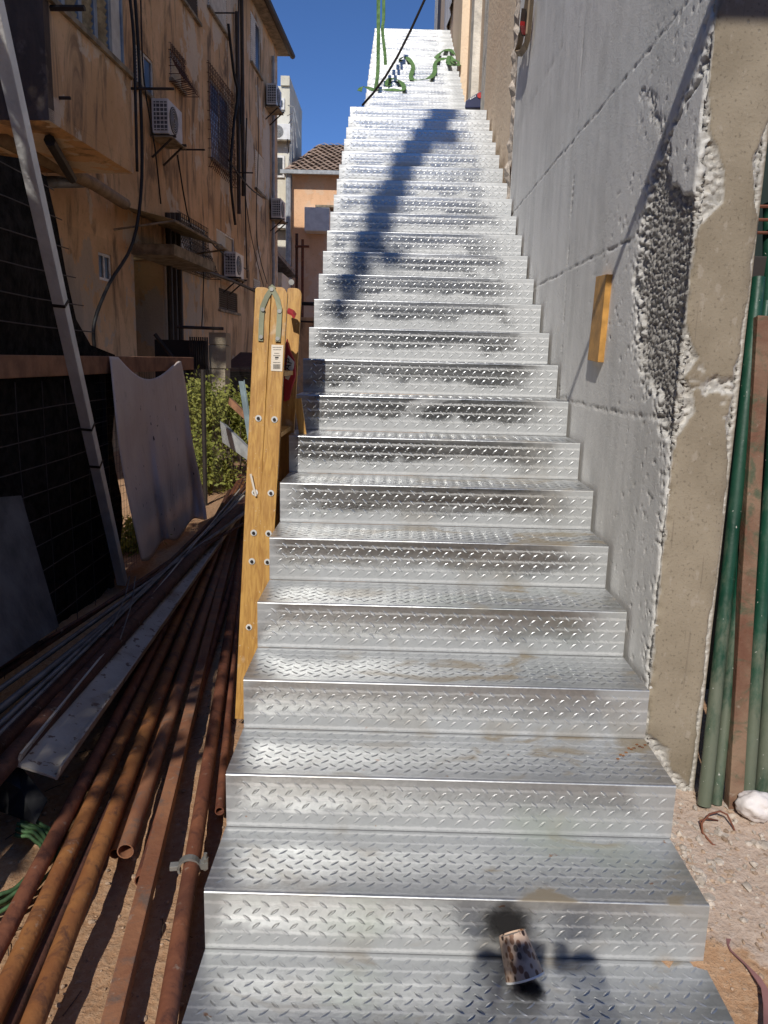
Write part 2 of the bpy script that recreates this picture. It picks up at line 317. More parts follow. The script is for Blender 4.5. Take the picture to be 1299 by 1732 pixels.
def soot_mat():
    m, n = mat('soot_stain'); n.set((.012, .011, .011), .9)
    o = n.obj(); s = n.sep(o); r = n.math('ADD', n.math('MULTIPLY', s[0], s[0]), n.math('MULTIPLY', s[2], s[2])); r = n.math('SQRT', r)
    r = n.math('ADD', r, n.math('MULTIPLY', n.math('SUBTRACT', n.noise(25, 5, o), .5), .05)); n.put(n.b.inputs['Alpha'], n.ramp(r, .015, .07, .96, 0)); return m
M['soot'] = soot_mat()
m, n = mat('lit_lamp'); n.b.inputs['Emission Color'].default_value = (.85, 1, .9, 1); n.b.inputs['Emission Strength'].default_value = 6; M['lamp'] = m

# ------------------------------------------------------------------ ground
def gz(x, y):
    l = -.25 + .10*max(0, min(1, (y-4)/5)) + .02*math.sin(x*3.1+y*1.7) + .012*math.sin(x*7.3-y*5.1)
    r = -.215 + .16*max(0, min(1, (y+.2)/.9))
    t = max(0, min(1, (x-.2)/.6)); return l*(1-t) + r*t
def axis(a, b, fine0, fine1, df, dc):
    o = []; v = a
    while v < b:
        o.append(v); v += df if fine0 <= v < fine1 else min(dc, max(df, (fine0-v)*.25 if v < fine0 else (v-fine1)*.25+df))
    return o + [b]
xs = axis(-60, 60, -3, 2.2, .05, 8); ys = axis(-60, 400, -1.2, 5, .05, 20)
g = MB(); nx, ny = len(xs), len(ys)
g.v = [(x, y, gz(x, y) + random.uniform(-.006, .006)) for y in ys for x in xs]
g.f = [(j*nx+i, j*nx+i+1, (j+1)*nx+i+1, (j+1)*nx+i) for j in range(ny-1) for i in range(nx-1)]
tag(g.build('ground', M['sand'], smooth=True), kind='structure')

# ------------------------------------------------------------------ stairs
RISE, RUN, XL, XR = .18, .29969, -.47444, .91356
def tears(mb, W, L, org, ux, uy, un, px=.0525, py=.0450, off=0.):
    """raised chequer bars on the sheet org + a*ux + b*uy, sticking out along un"""
    org, ux, uy, un = map(Vector, (org, ux, uy, un)); hl, hw, hh = .0170, .0050, .0022
    nb = int(L/py)+2; na = int(W/px)+2
    for fam in (0, 1):
        for j in range(-1, nb):
            for i in range(-1, na):
                a = (i + .5*fam)*px + .012; b = (j + .5*fam)*py + off
                if not (.014 < a < W-.014 and .010 < b < L-.010): continue
                jx = random.uniform(-.0012, .0012); a += jx; b += random.uniform(-.001, .001)
                th = rad(42 if fam else -42); c_, s_ = math.cos(th), math.sin(th)
                pts = []
                for (p, q) in ((-1,0),(-.5,-.8),(.1,-1),(.6,-.75),(1,0),(.6,.75),(.1,1),(-.5,.8)):
                    X, Y = p*hl, q*hw; pts.append(org + ux*(a+X*c_-Y*s_) + uy*(b+X*s_+Y*c_) + un*.0001)
                for (p, q) in ((-1,0),(-.5,-.8),(.1,-1),(.6,-.75),(1,0),(.6,.75),(.1,1),(-.5,.8)):
                    X, Y = p*hl*.72, q*hw*.58; pts.append(org + ux*(a+X*c_-Y*s_) + uy*(b+X*s_+Y*c_) + un*hh*.72)
                for p in (-.35, .35): X = p*hl; pts.append(org + ux*(a+X*c_) + uy*(b+X*s_) + un*hh)
                F_ = []
                for k in range(8): F_ += [(k, (k+1)%8, 8+k), ((k+1)%8, 8+(k+1)%8, 8+k)]
                mb.add(pts, F_ + [(8+i, 8+j, 16+k) for i, j, k in ((0,1,0),(1,2,0),(3,4,1),(4,5,1),(6,7,0),(7,0,0),(5,6,1),(2,3,1))] + [(10, 17, 16), (14, 16, 17)])
def plate_meshes(W):
    R_ = .007
    rs = MB(); n_ = 7                       # riser with the rounded nosing bend; origin = nosing corner left
    prof = [(0, -RISE+.002), (0, -R_)] + [(R_-R_*math.cos(a), -R_+R_*math.sin(a)) for a in [math.pi/2*k/6 for k in range(1, 7)]] + [(R_+.006, 0)]
    back = [(y+.004, z-.004) for y, z in prof]
    back[0] = (.004, prof[0][1]); back[-1] = (prof[-1][0], -.004)
    m_ = len(prof)
    rs.v = [(x, y, z) for x in (0, W) for (y, z) in prof+back]
    k2 = 2*m_
    for i in range(m_-1): rs.f += [(i, k2+i, k2+i+1, i+1), (m_+i, m_+i+1, k2+m_+i+1, k2+m_+i), (i, i+1, m_+i+1, m_+i), (k2+i, k2+m_+i, k2+m_+i+1, k2+i+1)]
    rs.f += [(0, m_, k2+m_, k2), (m_-1, k2+m_-1, k2+2*m_-1, 2*m_-1)]
    tears(rs, W, RISE-.018, (0, 0, -RISE+.006), (1, 0, 0), (0, 0, 1), (0, -1, 0), off=.006)
    tr = MB(); tr.box((0, R_+.006, -.004), (W, RUN+.003, 0))
    tears(tr, W, RUN-.024, (0, R_+.008, 0), (1, 0, 0), (0, 1, 0), (0, 0, 1), off=.010)
    out = []
    for mb, nm in ((rs, 'riser'), (tr, 'tread')):
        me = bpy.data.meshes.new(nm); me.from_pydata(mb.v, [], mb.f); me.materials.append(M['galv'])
        me.polygons.foreach_set('use_smooth', [len(p.vertices) == 3 or (nm == 'riser' and k < (m_)*4) for k, p in enumerate(me.polygons)])
        bm = bmesh.new(); bm.from_mesh(me); bmesh.ops.recalc_face_normals(bm, faces=[f for f in bm.faces if len(f.verts) == 4])
        for e in bm.edges:
            if len(e.link_faces) == 2 and e.calc_face_angle(0) > rad(45): e.smooth = False
        bm.to_mesh(me); bm.free(); out.append(me)
    return out
def flight(label, xl, xr, y0, z0, n0, n1, last_land=0):
    W = xr-xl; root = thing('steel_staircase', label, 'staircase', (xl, y0, z0))
    rm, tm = plate_meshes(W)
    for k in range(n0, n1):
        for me, nm in ((rm, 'riser'), (tm, 'tread')):
            if nm == 'tread' and last_land and k == n1-1: continue
            o = bpy.data.objects.new(nm, me); COL.objects.link(o); o.parent = root
            o.location = (random.uniform(-.002, .002), k*RUN, k*RISE)
    k = n1-1
    if last_land:
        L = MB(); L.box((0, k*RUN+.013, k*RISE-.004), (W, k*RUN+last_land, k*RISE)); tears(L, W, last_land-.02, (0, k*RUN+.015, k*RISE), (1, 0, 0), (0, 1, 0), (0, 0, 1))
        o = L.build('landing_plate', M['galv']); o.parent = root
    for sx in (.05, W-.056):
        s_ = MB(); y00, z00 = n0*RUN, n0*RISE-.2; t = .006
        A = [(sx, y00+.01, n0*RISE-.19), (sx, y00+.35, n0*RISE-.19), (sx, (n1-1)*RUN+.3, (n1-1)*RISE-.30), (sx, (n1-1)*RUN+.02, (n1-1)*RISE-.19)]
        s_.hexa([Vector(a) for a in A] + [Vector(a)+Vector((t, 0, 0)) for a in A]); o = s_.build('stringer', M['galv_dark']); o.parent = root
    return root
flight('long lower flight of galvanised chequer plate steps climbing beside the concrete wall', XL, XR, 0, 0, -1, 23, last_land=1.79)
UY0 = 22*RUN+1.8; UZ0 = 23*RISE
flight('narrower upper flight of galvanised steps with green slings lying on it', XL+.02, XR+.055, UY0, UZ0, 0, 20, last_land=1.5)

# ------------------------------------------------------------------ concrete wall beside the stairs
def hsh(ix, iy, iz, k):
    h = (ix*374761393 + iy*668265263 + iz*2147483647 + k*1274126177) & 0xffffffff
    h = ((h ^ (h >> 13))*1274126177) & 0xffffffff; h = h ^ (h >> 16); return (h & 0xffffff)/float(0xffffff)
def vnoise(P, s, k=0):
    Q = P*s; I = np.floor(Q).astype(np.int64); F = Q-I; F = F*F*(3-2*F); o = 0
    for a in (0, 1):
        for b in (0, 1):
            for c in (0, 1):
                wgt = (F[:, 0] if a else 1-F[:, 0])*(F[:, 1] if b else 1-F[:, 1])*(F[:, 2] if c else 1-F[:, 2])
                o = o + wgt*hsh(I[:, 0]+a, I[:, 1]+b, I[:, 2]+c, k)
    return o
def fbm(P, s, o=4, k=0): return sum(vnoise(P, s*2**i, k+i)*.5**i for i in range(o))/sum(.5**i for i in range(o))
def worley(P, s, k=0):
    Q = P*s; I = np.floor(Q).astype(np.int64); d = np.full(len(P), 9.)
    for a in (-1, 0, 1):
        for b in (-1, 0, 1):
            for c in (-1, 0, 1):
                J = I+np.array([a, b, c]); C = J+np.stack([hsh(J[:, 0], J[:, 1], J[:, 2], k+m) for m in (1, 2, 3)], 1)
                d = np.minimum(d, ((Q-C)**2).sum(1))
    return np.sqrt(d)
WX, WY, WX2, WYF = .932, .668, 1.14, 4.72
def wall():
    side = list(np.arange(WY+.006, 1.75, .0065)) + list(np.arange(1.75, 3.2, .016)) + list(np.arange(3.2, WYF, .03)) + [WYF]
    end = list(np.arange(WX+.006, WX2, .0065)); back = list(np.arange(WY+.01, 1.2, .03)) + [2, 3, WYF]
    path = [(WX, y, 0, WYF-y) for y in side[::-1]]                   # x, y, which face
    path = [(WX, y, -1., 0.) for y in side[::-1]] + [(WX, WY, -.7, -.7)] + [(x, WY, 0., -1.) for x in end] + [(WX2, WY, .7, -.7)] + [(WX2, y, 1., 0.) for y in back] + [(WX, WYF, 0, 1.)]
    A = np.array(path); zs = np.concatenate([np.arange(-.25, 2.75, .0065), np.arange(2.75, 4.6, .03), [4.6]])
    nu, nv = len(A), len(zs)
    X = np.tile(A[:, 0], nv); Y = np.tile(A[:, 1], nv); NX = np.tile(A[:, 2], nv); NY = np.tile(A[:, 3], nv); Z = np.repeat(zs, nu)
    P = np.stack([X, Y, Z], 1)
    wob = fbm(P, 9, 4, 11)-.5; wob2 = fbm(P, 3, 3, 31)-.5
    sidef = NX < -.5; endf = (NY < -.5) & (np.abs(NX) < .5) | ((NX > .5) & (NY < -.5))
    # honeycombed area on the side: Y from the corner out to yb(z)
    yb = np.interp(Z, [-.3, .15, 1.05, 1.2, 1.32, 1.49, 1.76, 2.0, 2.12, 2.2, 2.45, 2.55], [.705, .70, .70, .76, .93, 1.15, 1.27, 1.25, 1.12, 1.04, .71, .695])
    yi = np.interp(Z, [1.95, 2.0, 2.05, 2.2, 2.35, 2.5], [.6, .74, .88, .95, .66, .6])   # smooth tongue near the corner at the top
    spk = fbm(P, 55, 2, 44); hc = np.clip((yb + wob*.30 + wob2*.1 - Y)/.12 + (spk-.5)*2.2, 0, 1)*np.clip((Y-(yi+wob*.2))/.04+ (Z < 1.95), 0, 1)
    hc = np.maximum(hc, np.clip((WY+.022+wob*.06-Y)/.01, 0, 1))
    deepf = np.ones(len(Z))
    # veins of honeycombing: joints between pours and the arc at the top
    vein = np.zeros(len(Z))
    for zj, wd in ((1.265+.01*np.sin(Y*3), .008), (1.935, .006), (2.60, .006), (3.22, .008)):
        vein = np.maximum(vein, np.exp(-((Z-zj-wob*.03)/wd)**2)*np.clip((fbm(P, 14, 2, 5)-.32)*4, .25, 1))
    vein = np.maximum(vein, np.exp(-((Y-2.42-wob*.02)/.013)**2)*np.clip((fbm(P, 10, 2, 8)-.4)*4, .15, .8))
    arc_y = 1.05+.28*np.clip((Z-2.15)/.33, 0, 1)**2
    arc = np.exp(-((Y-arc_y-wob*.22)/.035)**2)*(Z > 2.02+wob*.2)*(Z < 2.47+wob*.2)*np.clip((spk-.40)*7, 0, 1)
    pit = np.clip((fbm(P, 34, 3, 77)-.645)*9, 0, 1)*np.clip((yb+.75-Y)/.5, 0, 1)*.7
    deepf = np.where(hc > .5, 1, .42); rs = np.where(sidef, np.clip(hc + vein*np.clip((spk-.36)*6, .25, 1) + arc*.9 + pit*.8, 0, 1), 0)
    # end face
    xl = np.interp(Z, [-.3, .15, .48, .98, 1.22, 1.30, 1.36, 1.41, 1.48, 1.56, 1.7, 1.88, 1.95, 2.04, 2.14, 2.24, 2.6], [.94, .94, .94, .935, .945, 1.0, .99, .945, .985, .945, .935, .945, 1.02, 1.01, .955, .94, .94])
    xr = np.interp(Z, [-.3, .0, .5, 1.0, 1.28, 1.36, 1.45, 1.5, 1.9, 1.96, 2.09, 2.2, 2.6], [1.115, 1.12, 1.125, 1.132, 1.11, 1.12, 1.11, 1.13, 1.135, 1.115, 1.095, 1.135, 1.137])
    re = np.maximum(np.clip((xl+.004+wob*.035-X)/.006, 0, 1), np.clip((X-xr-wob*.03)/.006, 0, 1))
    re = np.maximum(re, np.clip((.035-np.abs(Z-1.40-wob*.3-(X-.95)*.0))/.02, 0, 1)*np.clip((fbm(P, 18, 3, 3)-.44)*8, 0, 1))
    re = np.maximum(re, np.clip((.17-1.0*(X-.93)-Z+wob*.2)/.03, 0, 1))
    corner = (np.abs(NX) > .5) & (np.abs(NY) > .5)
    r = np.where(sidef, rs, np.where(endf, re, 0)); r = np.where(corner, 1, r)
    lump = worley(P, 78, 3)**1.3; lump2 = worley(P, 95, 9); deep = fbm(P, 7, 3, 55)
    d = r*np.where(sidef, deepf, 1)*(.004 + .020*np.clip(lump, 0, 1) + .007*lump2 + .022*np.clip(deep-.45, 0, 1)) + .0016*(fbm(P, 4, 3, 66)-.5)
    ec = np.clip(1-np.hypot(X-WX, Y-WY)/.03, 0, 1); d = d + ec*.014*np.clip((fbm(P, 30, 3, 71)-.35)*3, .1, 1.4)
    ec2 = np.clip(1-np.hypot(X-WX2, Y-WY)/.03, 0, 1); d = d + ec2*.010*(.4+fbm(P, 13, 2, 72))
    d = np.where((NX > .9) | (NY > .9), d*.2, d)
    V = P - np.stack([NX, NY, 0*NX], 1)*d[:, None]
    V[:, 2] += r*(fbm(P, 60, 2, 91)-.5)*.008
    idx = np.arange(nu*nv).reshape(nv, nu); a = idx[:-1, :]; b = np.roll(idx, -1, 1)[:-1, :]; c = np.roll(idx, -1, 1)[1:, :]; e = idx[1:, :]
    F = np.stack([a, b, c, e], -1).reshape(-1, 4)
    me = bpy.data.meshes.new('concrete_wall'); me.vertices.add(len(V)); me.vertices.foreach_set('co', V.ravel())
    me.loops.add(F.size); me.loops.foreach_set('vertex_index', F.ravel().astype(np.int32)); me.polygons.add(len(F))
    me.polygons.foreach_set('loop_start', np.arange(0, F.size, 4, dtype=np.int32)); me.update(calc_edges=True); me.validate()
    tanv = np.where(endf | (NX > .5), 1-r*.9, 0); tanv = np.where(endf & (X < WX+.012), .5*tanv, tanv)
    for nm, arr in (('rough', np.clip(r, 0, 1)), ('tan', tanv)):
        at = me.attributes.new(nm, 'FLOAT', 'POINT'); at.data.foreach_set('value', arr.astype(np.float32))
    me.materials.append(M['conc']); me.polygons.foreach_set('use_smooth', [True]*len(me.polygons))
    o = bpy.data.objects.new('concrete_wall', me); COL.objects.link(o)
    tag(o, 'grey cast concrete wall with honeycombed edge and tan end face right of the steps', 'wall'); return o
wall()
# offcut of wood stuck on the wall
pts = [pX(1018, 468, WX), pX(1036, 464, WX), pX(1021, 613, WX), pX(1003, 609, WX)]
b = MB(); b.hexa([p+Vector((.004, 0, 0)) for p in pts] + [p+Vector((-.026, 0, 0)) for p in pts])
tag(b.build('wood_offcut', M['pine'], bevel=.002), 'short orange wooden offcut stuck upright on the grey concrete wall', 'wood block')

# ------------------------------------------------------------------ stucco building to the upper right
rb = thing('stucco_building', 'peach stucco building rising along the right of the upper steps', 'building', (1.5, 9, 0))
def rbox(nm, mt, x0, y0, y1, z0, z1, x1=3.5): return MB().box((x0, y0, z0), (x1, y1, z1)).build(nm, M[mt], rb)
sw = MB(); yy = [4.76, 5.3, 5.9, 6.4, 6.88]; zb = [3.0, 2.78, 2.72, 2.7, 2.7]
sw.v = [(.988-.034*(y-4.76), y, z) for y, z in zip(yy, zb)] + [(.988-.034*(y-4.76), y, 14) for y in yy] + [(3.5, y, z) for y, z in zip(yy, zb)] + [(3.5, y, 14) for y in yy]
for i in range(4): sw.f += [(i+1, i, i+5, i+6), (i, i+1, i+11, i+10)]
sw.f += [(0, 10, 15, 5), (4, 9, 19, 14), (5, 15, 16, 17, 18, 19, 9, 8, 7, 6)]
sw.build('wall', M['stucco'], rb)
rbox('pilaster', 'pale', .975, 6.884, 7.86, 2.4, 14); rbox('wall', 'stucco_shade', 1.10, 7.864, 9.5, 2.4, 15)
rbox('pilaster', 'pale', 1.0, 9.504, 9.9, 2.4, 15); rbox('wall', 'stucco_shade', 1.12, 9.904, 11.7, 2.4, 15)
rbox('wall', 'stucco', 1.0, 11.704, 13.9, 2.4, 15); rbox('wall', 'stucco', 1.0, 16.6, 18.6, 4, 16); rbox('wall', 'stucco_shade', 1.02, 13.904, 16.596, 4, 16)
rbox('drainpipe', 'shutdark', .99, 18.7, 20.2, 4, 16, 2.5); rbox('wall', 'pale', .99, 20.3, 22, 4, 16, 2.5)
MB().box((1.35, 4.76, -.2), (1.5, 9, 2.69)).build('dark_void_back', M['dark'], rb)  # near-black panel standing in for the shade of the open gap
cr = MB(); cr.tube([(.97, 7.1+.02*math.sin(k*2.), 2.6+k*.15) for k in range(60)], .012, 5); cr.build('rope', M['iron'], rb)
# ragged end strip of plaster between wall and stucco
st = MB(); zz = np.arange(2.2, 7, .06); l = [(.945, 4.74+.0*z, z) for z in zz]
for z in zz:
    j = random.uniform(-.03, .03); st.v += [(.935+random.uniform(-.02, .01), 4.725, z), (.90+random.uniform(-.02, .02), 4.80+j, z+.01), (.945, 4.93+j+.12*math.sin(z*1.9), z)]
st.f = [(i*3+k, i*3+k+1, i*3+k+4, i*3+k+3) for i in range(len(zz)-1) for k in (0, 1)]
st.build('broken_plaster_edge', M['rubble'], rb)
sh = MB(); 
for i in range(9):
    y = 14.0+i*.27; x = .97 - .03*math.sin(i*2.1)
    sh.v += [(x, y, 8.0), (x-.03*math.cos(i), y, 12.5)]
sh.f = [(i*2, i*2+2, i*2+3, i*2+1) for i in range(8)]
tag(sh.build('white_sheet', M['white'], smooth=True), 'white sheet hanging on the building at the very top of the stairs', 'sheet')
# red-banded strap hanging by the wall end
hs = thing('ratchet_strap', 'dark looped strap with red band hanging at the end of the concrete wall', 'strap', tuple(pX(885, 60, .90)))
P_ = [pX(x, y, .89) for x, y in ((893, 0), (889, 25), (884, 50), (878, 78), (874, 90), (881, 90), (889, 78), (893, 62), (896, 30), (899, -5))]
MB().ribbon(P_, [Vector((.02, .05, 0))]*len(P_), .012).build('webbing', M['brownpipe'], hs, smooth=False)
P_ = [pX(x, y, .87) for x, y in ((888, 22), (886, 38), (884, 54))]
MB().ribbon(P_, [Vector((.02, .07, 0))]*3, .03).build('handle', M['shutdark'], hs)
P_ = [pX(x, y, .865) for x, y in ((886, 44), (885, 51))]; MB().ribbon(P_, [Vector((.02, .075, 0))]*2, .034).build('red_band', M['red'], hs)

# ------------------------------------------------------------------ left apartment building (ochre)
SCL = 1.28; TH = math.atan2(.0506, .9987)
FT = Vector((math.sin(TH), math.cos(TH), 0)); FN = Vector((math.cos(TH), -math.sin(TH), 0))
O0 = Vector((-3.95, 0, 0)); FO = Vector(CAM) + (O0-Vector(CAM))*SCL; FO.z = 0
FO = FO - FT*(FO.dot(FT))
def FP(s, q, z): return FO + FT*s + FN*q + Vector((0, 0, z))
def F(x, y, q=0.):
    P = pP(x, y, tuple(FO+FN*q), tuple(FN)); d = P-FO; return d.dot(FT), P.z
def fbx(mb, s0, s1, q0, q1, z0, z1): return mb.hexa([FP(s, q, z) for z in (z0, z1) for (s, q) in ((s0, q0), (s0, q1), (s1, q1), (s1, q0))])
ap = thing('apartment_building', 'grimy ochre plaster apartment block with windows and balcony on the left', 'building', tuple(FP(8, 0, 0)))
s_far = F(469, 88)[0]; z_top = F(469, 88)[1]
wins = {}
def rect(name, a, b): 
    s0, za = F(*a); s1, zb = F(*b); wins[name] = (s0, s1, min(za, zb), max(za, zb))
rect('w1', (228, 72), (261, 170)); rect('w2', (287, 82), (308, 152)); rect('w3', (355, 130), (389, 296)); rect('w4', (431, 250), (447, 333))
rect('w5', (424, 78), (441, 132)); rect('w6', (351, -30), (384, 62)); rect('w7', (304, -40), (335, 38)); rect('w8', (300, 362), (349, 468))
rect('w9', (366, 385), (397, 432)); rect('w10', (166, 425), (190, 478)); rect('w11', (429, 470), (441, 492)); rect('w12', (370, 486), (402, 530))
wins['w1'] = (*wins['w1'][:2], F(261, 170)[1], F(258, 104)[1]); wins['w2'] = (*wins['w2'][:2], F(306, 152)[1], F(287, 82)[1])
wins['w7'] = (*wins['w7'][:2], F(335, 38)[1], F(335, 38)[1]+1.5); wins['w6'] = (*wins['w6'][:2], F(384, 62)[1], F(384, 62)[1]+1.5); wins['w5'] = (*wins['w5'][:2], F(441, 132)[1], F(441, 132)[1]+1.3)
ds0, _ = F(226, 440); ds1, _ = F(274, 440); door = (ds0, ds1, -.2, F(240, 432)[1])
BQ = 1.28; b0 = F(82, 182, BQ)[0]; SN = b0-5
def facade():
    holes = list(wins.values()) + [door]
    S = sorted({SN, s_far} | {v for h in holes for v in h[:2]}); Zs = sorted({-.3, 3.2, z_top} | {v for h in holes for v in h[2:]})
    lo, hi = MB(), MB()
    for i in range(len(S)-1):
        for j in range(len(Zs)-1):
            cs, cz = (S[i]+S[i+1])/2, (Zs[j]+Zs[j+1])/2
            if any(h[0] < cs < h[1] and h[2] < cz < h[3] for h in holes): continue
            (lo if cz < 3.2 else hi).add([FP(S[i], 0, Zs[j]), FP(S[i+1], 0, Zs[j]), FP(S[i+1], 0, Zs[j+1]), FP(S[i], 0, Zs[j+1])], [(0, 1, 2, 3)])
    for h in holes:
        D = -.22 if h is not door else -1.0
        a, b_, c_, d_ = [(h[0], h[2]), (h[1], h[2]), (h[1], h[3]), (h[0], h[3])]
        for p, q in ((a, b_), (b_, c_), (c_, d_), (d_, a)):
            (lo if (h[2]+h[3])/2 < 3.2 else hi).add([FP(p[0], 0, p[1]), FP(q[0], 0, q[1]), FP(q[0], D, q[1]), FP(p[0], D, p[1])], [(0, 1, 2, 3)])
    lo.build('lower_wall', M['facade_low'], ap); hi.build('wall', M['facade'], ap)
    e = MB(); fbx(e, s_far-.02, s_far+.0, -9, -.004, -.3, z_top); fbx(e, SN, s_far-.03, -9, -8.6, -.3, z_top); fbx(e, SN-.2, SN, -9, 0, -.3, z_top); e.build('rear_wall', M['facade'], ap)
facade()
def window(k, style):
    s0, s1, z0, z1 = wins[k]; D = -.02
    f = MB(); t = .045
    for a in ((s0, s1, z0, z0+t), (s0, s1, z1-t, z1), (s0, s0+t, z0+t, z1-t), (s1-t, s1, z0+t, z1-t)): fbx(f, a[0], a[1], D-.05, D, a[2], a[3])
    sm = (s0+s1)/2; fbx(f, sm-.025, sm+.025, D-.05, D-.001, z0+t, z1-t)
    w_ = f.build('window', M['frame_w' if style != 'dark' else 'shutdark'], ap)
    g_ = MB(); fbx(g_, s0+t, s1-t, D-.03, D-.02, z0+t, z1-t); g_.build('pane', M['glass'], w_)
    fbx(MB(), s0, s1, -.25, -.23, z0, z1)
    k_ = MB(); fbx(k_, s0, s1, -.24, -.2, z0, z1); k_.build('dark_room_back', M['dark'], w_)  # black plane standing in for the unlit room behind the pane
    if style in ('slat', 'half', 'dark'):
        q = MB(); e = s1 if style != 'half' else sm
        z = z0+.06
        while z < z1-.06:
            a = [FP(s, qq, zz) for zz, qq in ((z, D+.01), (z+.035, D+.03)) for s in (s0+.05, e-.05)]
            q.add([a[0], a[1], a[3], a[2]], [(0, 1, 2, 3)]); z += .052
        tag(q.build('shutter_slats', M['shutter' if style != 'dark' else 'shutdark'], w_), kind='stuff')
    if style == 'blue':
        q = MB(); fbx(q, s0+.06, s0+(s1-s0)*.42, D-.01, D, z0+.05, z0+(z1-z0)*.62); q.build('blue_pane', M['blueglass'], w_)  # bluish pane colour over part of the opening
    if style == 'cream':
        q = MB(); fbx(q, s0+.06, sm, D-.01, D+.004, z0+.05, z1-.05); q.build('sash', M['cream'], w_)
    if style != 'hole':
        q = MB(); fbx(q, s0-.08, s1+.08, -.02, .07, z0-.06, z0-.002); q.build('sill', M['slab'], w_)
    return w_
styles = dict(w1='half', w2='slat', w3='blue', w4='slat', w5='half', w6='slat', w7='dark', w8='blue', w9='cream', w10='hole', w11='slat', w12='dark')
W = {k: window(k, v) for k, v in styles.items()}
def grille(k, bul, ex=.05, pitch=.11, n=2, mt='rust_dark'):
    s0, s1, z0, z1 = wins[k]; s0 -= ex; s1 += ex; z0 -= ex; z1 += ex; q = MB()
    def bq(z): t = (z1-z)/(z1-z0); return .05 + bul*max(0, t-.35)**1.2
    s = s0
    while s <= s1+.001:
        q.tube([FP(s, .01, z1)] + [FP(s, bq(z0+(z1-z0)*t), z0+(z1-z0)*t) for t in (1, .8, .6, .4, .2, .08)] + [FP(s, .02, z0)], .007, 4); s += pitch
    z = z0
    while z <= z1+.001:
        q.tube([FP(s0, 0, z), FP(s0, bq(z), z), FP(s1, bq(z), z), FP(s1, 0, z)], .007, 4); z += pitch*1.4
    s = s0+pitch/2
    while s < s1:      # scrolls
        z = z0+pitch*.7
        while z < z1-.05:
            q.tube([FP(s+.045*math.cos(a), bq(z)+.01, z+.045*math.sin(a)) for a in [2*math.pi*i/7 for i in range(8)]], .005, 3, cap=False); z += pitch*1.4
        s += pitch
    q.build('window_grille', M[mt], W[k])
grille('w2', .45, .08, .10); grille('w3', .10, .25, .14); grille('w8', .45, .05, .12, mt='iron')
# roof eave and downpipe
e = MB(); fbx(e, SN-.3, s_far+.35, -9, .35, z_top, z_top+.10); e.build('roof_slab', M['slab'], ap)
e = MB(); e.tube([FP(SN-.3, .42, z_top+.02), FP(s_far+.4, .42, z_top+.02)], .09, 8); e.build('gutter', M['shutdark'], ap)
for i, (x, y0, y1) in enumerate(((457, 95, 560), (403, -20, 330), (395, 20, 360))):
    s, z = F(x, y0); s_, z_ = F(x+2, y1); e = MB(); e.tube([FP(s, .08, z), FP(s, .08, z_)], .05, 7); e.build('drainpipe', M['shutdark' if i else 'downpipe'], ap)
for x in (279, 287, 296):
    s, z = F(x-4, 360); _, z_ = F(x, 625); e = MB(); e.tube([FP(s, .10, z), FP(s, .10, z_)], .06, 7); e.build('drainpipe', M['shutdark'], ap)
dd_ = MB(); fbx(dd_, door[0]-.1, door[1]+.1, -1.1, -1.0, -.2, door[3]); dd_.build('stairwell_wall', M['doorwall'], ap)
lp = MB(); c0 = FP((door[0]+door[1])/2+.05, -.45, F(238, 443)[1]); 
bm = bmesh.new(); bmesh.ops.create_icosphere(bm, subdivisions=2, radius=.035); lp.add([v.co+c0 for v in bm.verts], [[v.index for v in f.verts] for f in bm.faces]); bm.free()
lo_ = lp.build('door_lamp', M['lamp'], ap, smooth=True)
q = MB(); a = F(222, 428); b2 = F(302, 452); fbx(q, a[0], b2[0], 0, .75, a[1]-.02, a[1]+.16); q.build('door_canopy_slab', M['slab'], ap)
q = MB(); a = F(192, 372); b2 = F(300, 372)
for i in range(16):
    s = a[0] + (b2[0]-a[0])*i/15; zz_ = a[1]+.1+(.02 if i % 2 else 0); q.v += [FP(s, .0, zz_+.16), FP(s, 1.0, zz_-.08)]
q.f = [(i*2, i*2+1, i*2+3, i*2+2) for i in range(15)]; q.build('awning_sheet', M['canopy'], ap)
q = MB(); q.tube([FP(a[0], 1.0, a[1]), FP(b2[0], 1.0, a[1])], .02, 5)
for s in (a[0], b2[0]): q.tube([FP(s, 0, a[1]-.15), FP(s, 1.0, a[1])], .018, 5)
q.build('awning_frame', M['slab'], ap)
# balcony (a closed loggia)
BQ = 1.28; b0, zb = F(82, 182, BQ); b1, _ = F(226, 283, BQ); zt = F(222, 135, BQ)[1]
q = MB(); fbx(q, b0, b1, 0.002, BQ, zb-.12, zb); q.build('balcony_slab', M['facade'], ap)
q = MB(); fbx(q, b0+.12, b1, BQ-.12, BQ+.002, zb+.0005, zt); q.build('balcony_parapet', M['facade'], ap)
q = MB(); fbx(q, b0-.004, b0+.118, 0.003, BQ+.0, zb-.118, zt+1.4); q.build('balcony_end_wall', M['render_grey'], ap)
q = MB(); fbx(q, b1-.1, b1+.01, 0.003, BQ-.13, zb, zt+1.6); q.build('balcony_end_wall', M['facade'], ap)
q = MB(); fbx(q, b0, b1+.03, BQ-.16, BQ+.05, zt+.001, zt+.06); q.build('balcony_sill', M['slab'], ap)
q = MB(); fbx(q, b0, b1+.02, 0.002, BQ+.03, zt+1.45, zt+2.4); q.build('upper_balcony', M['facade'], ap)
nP = 5
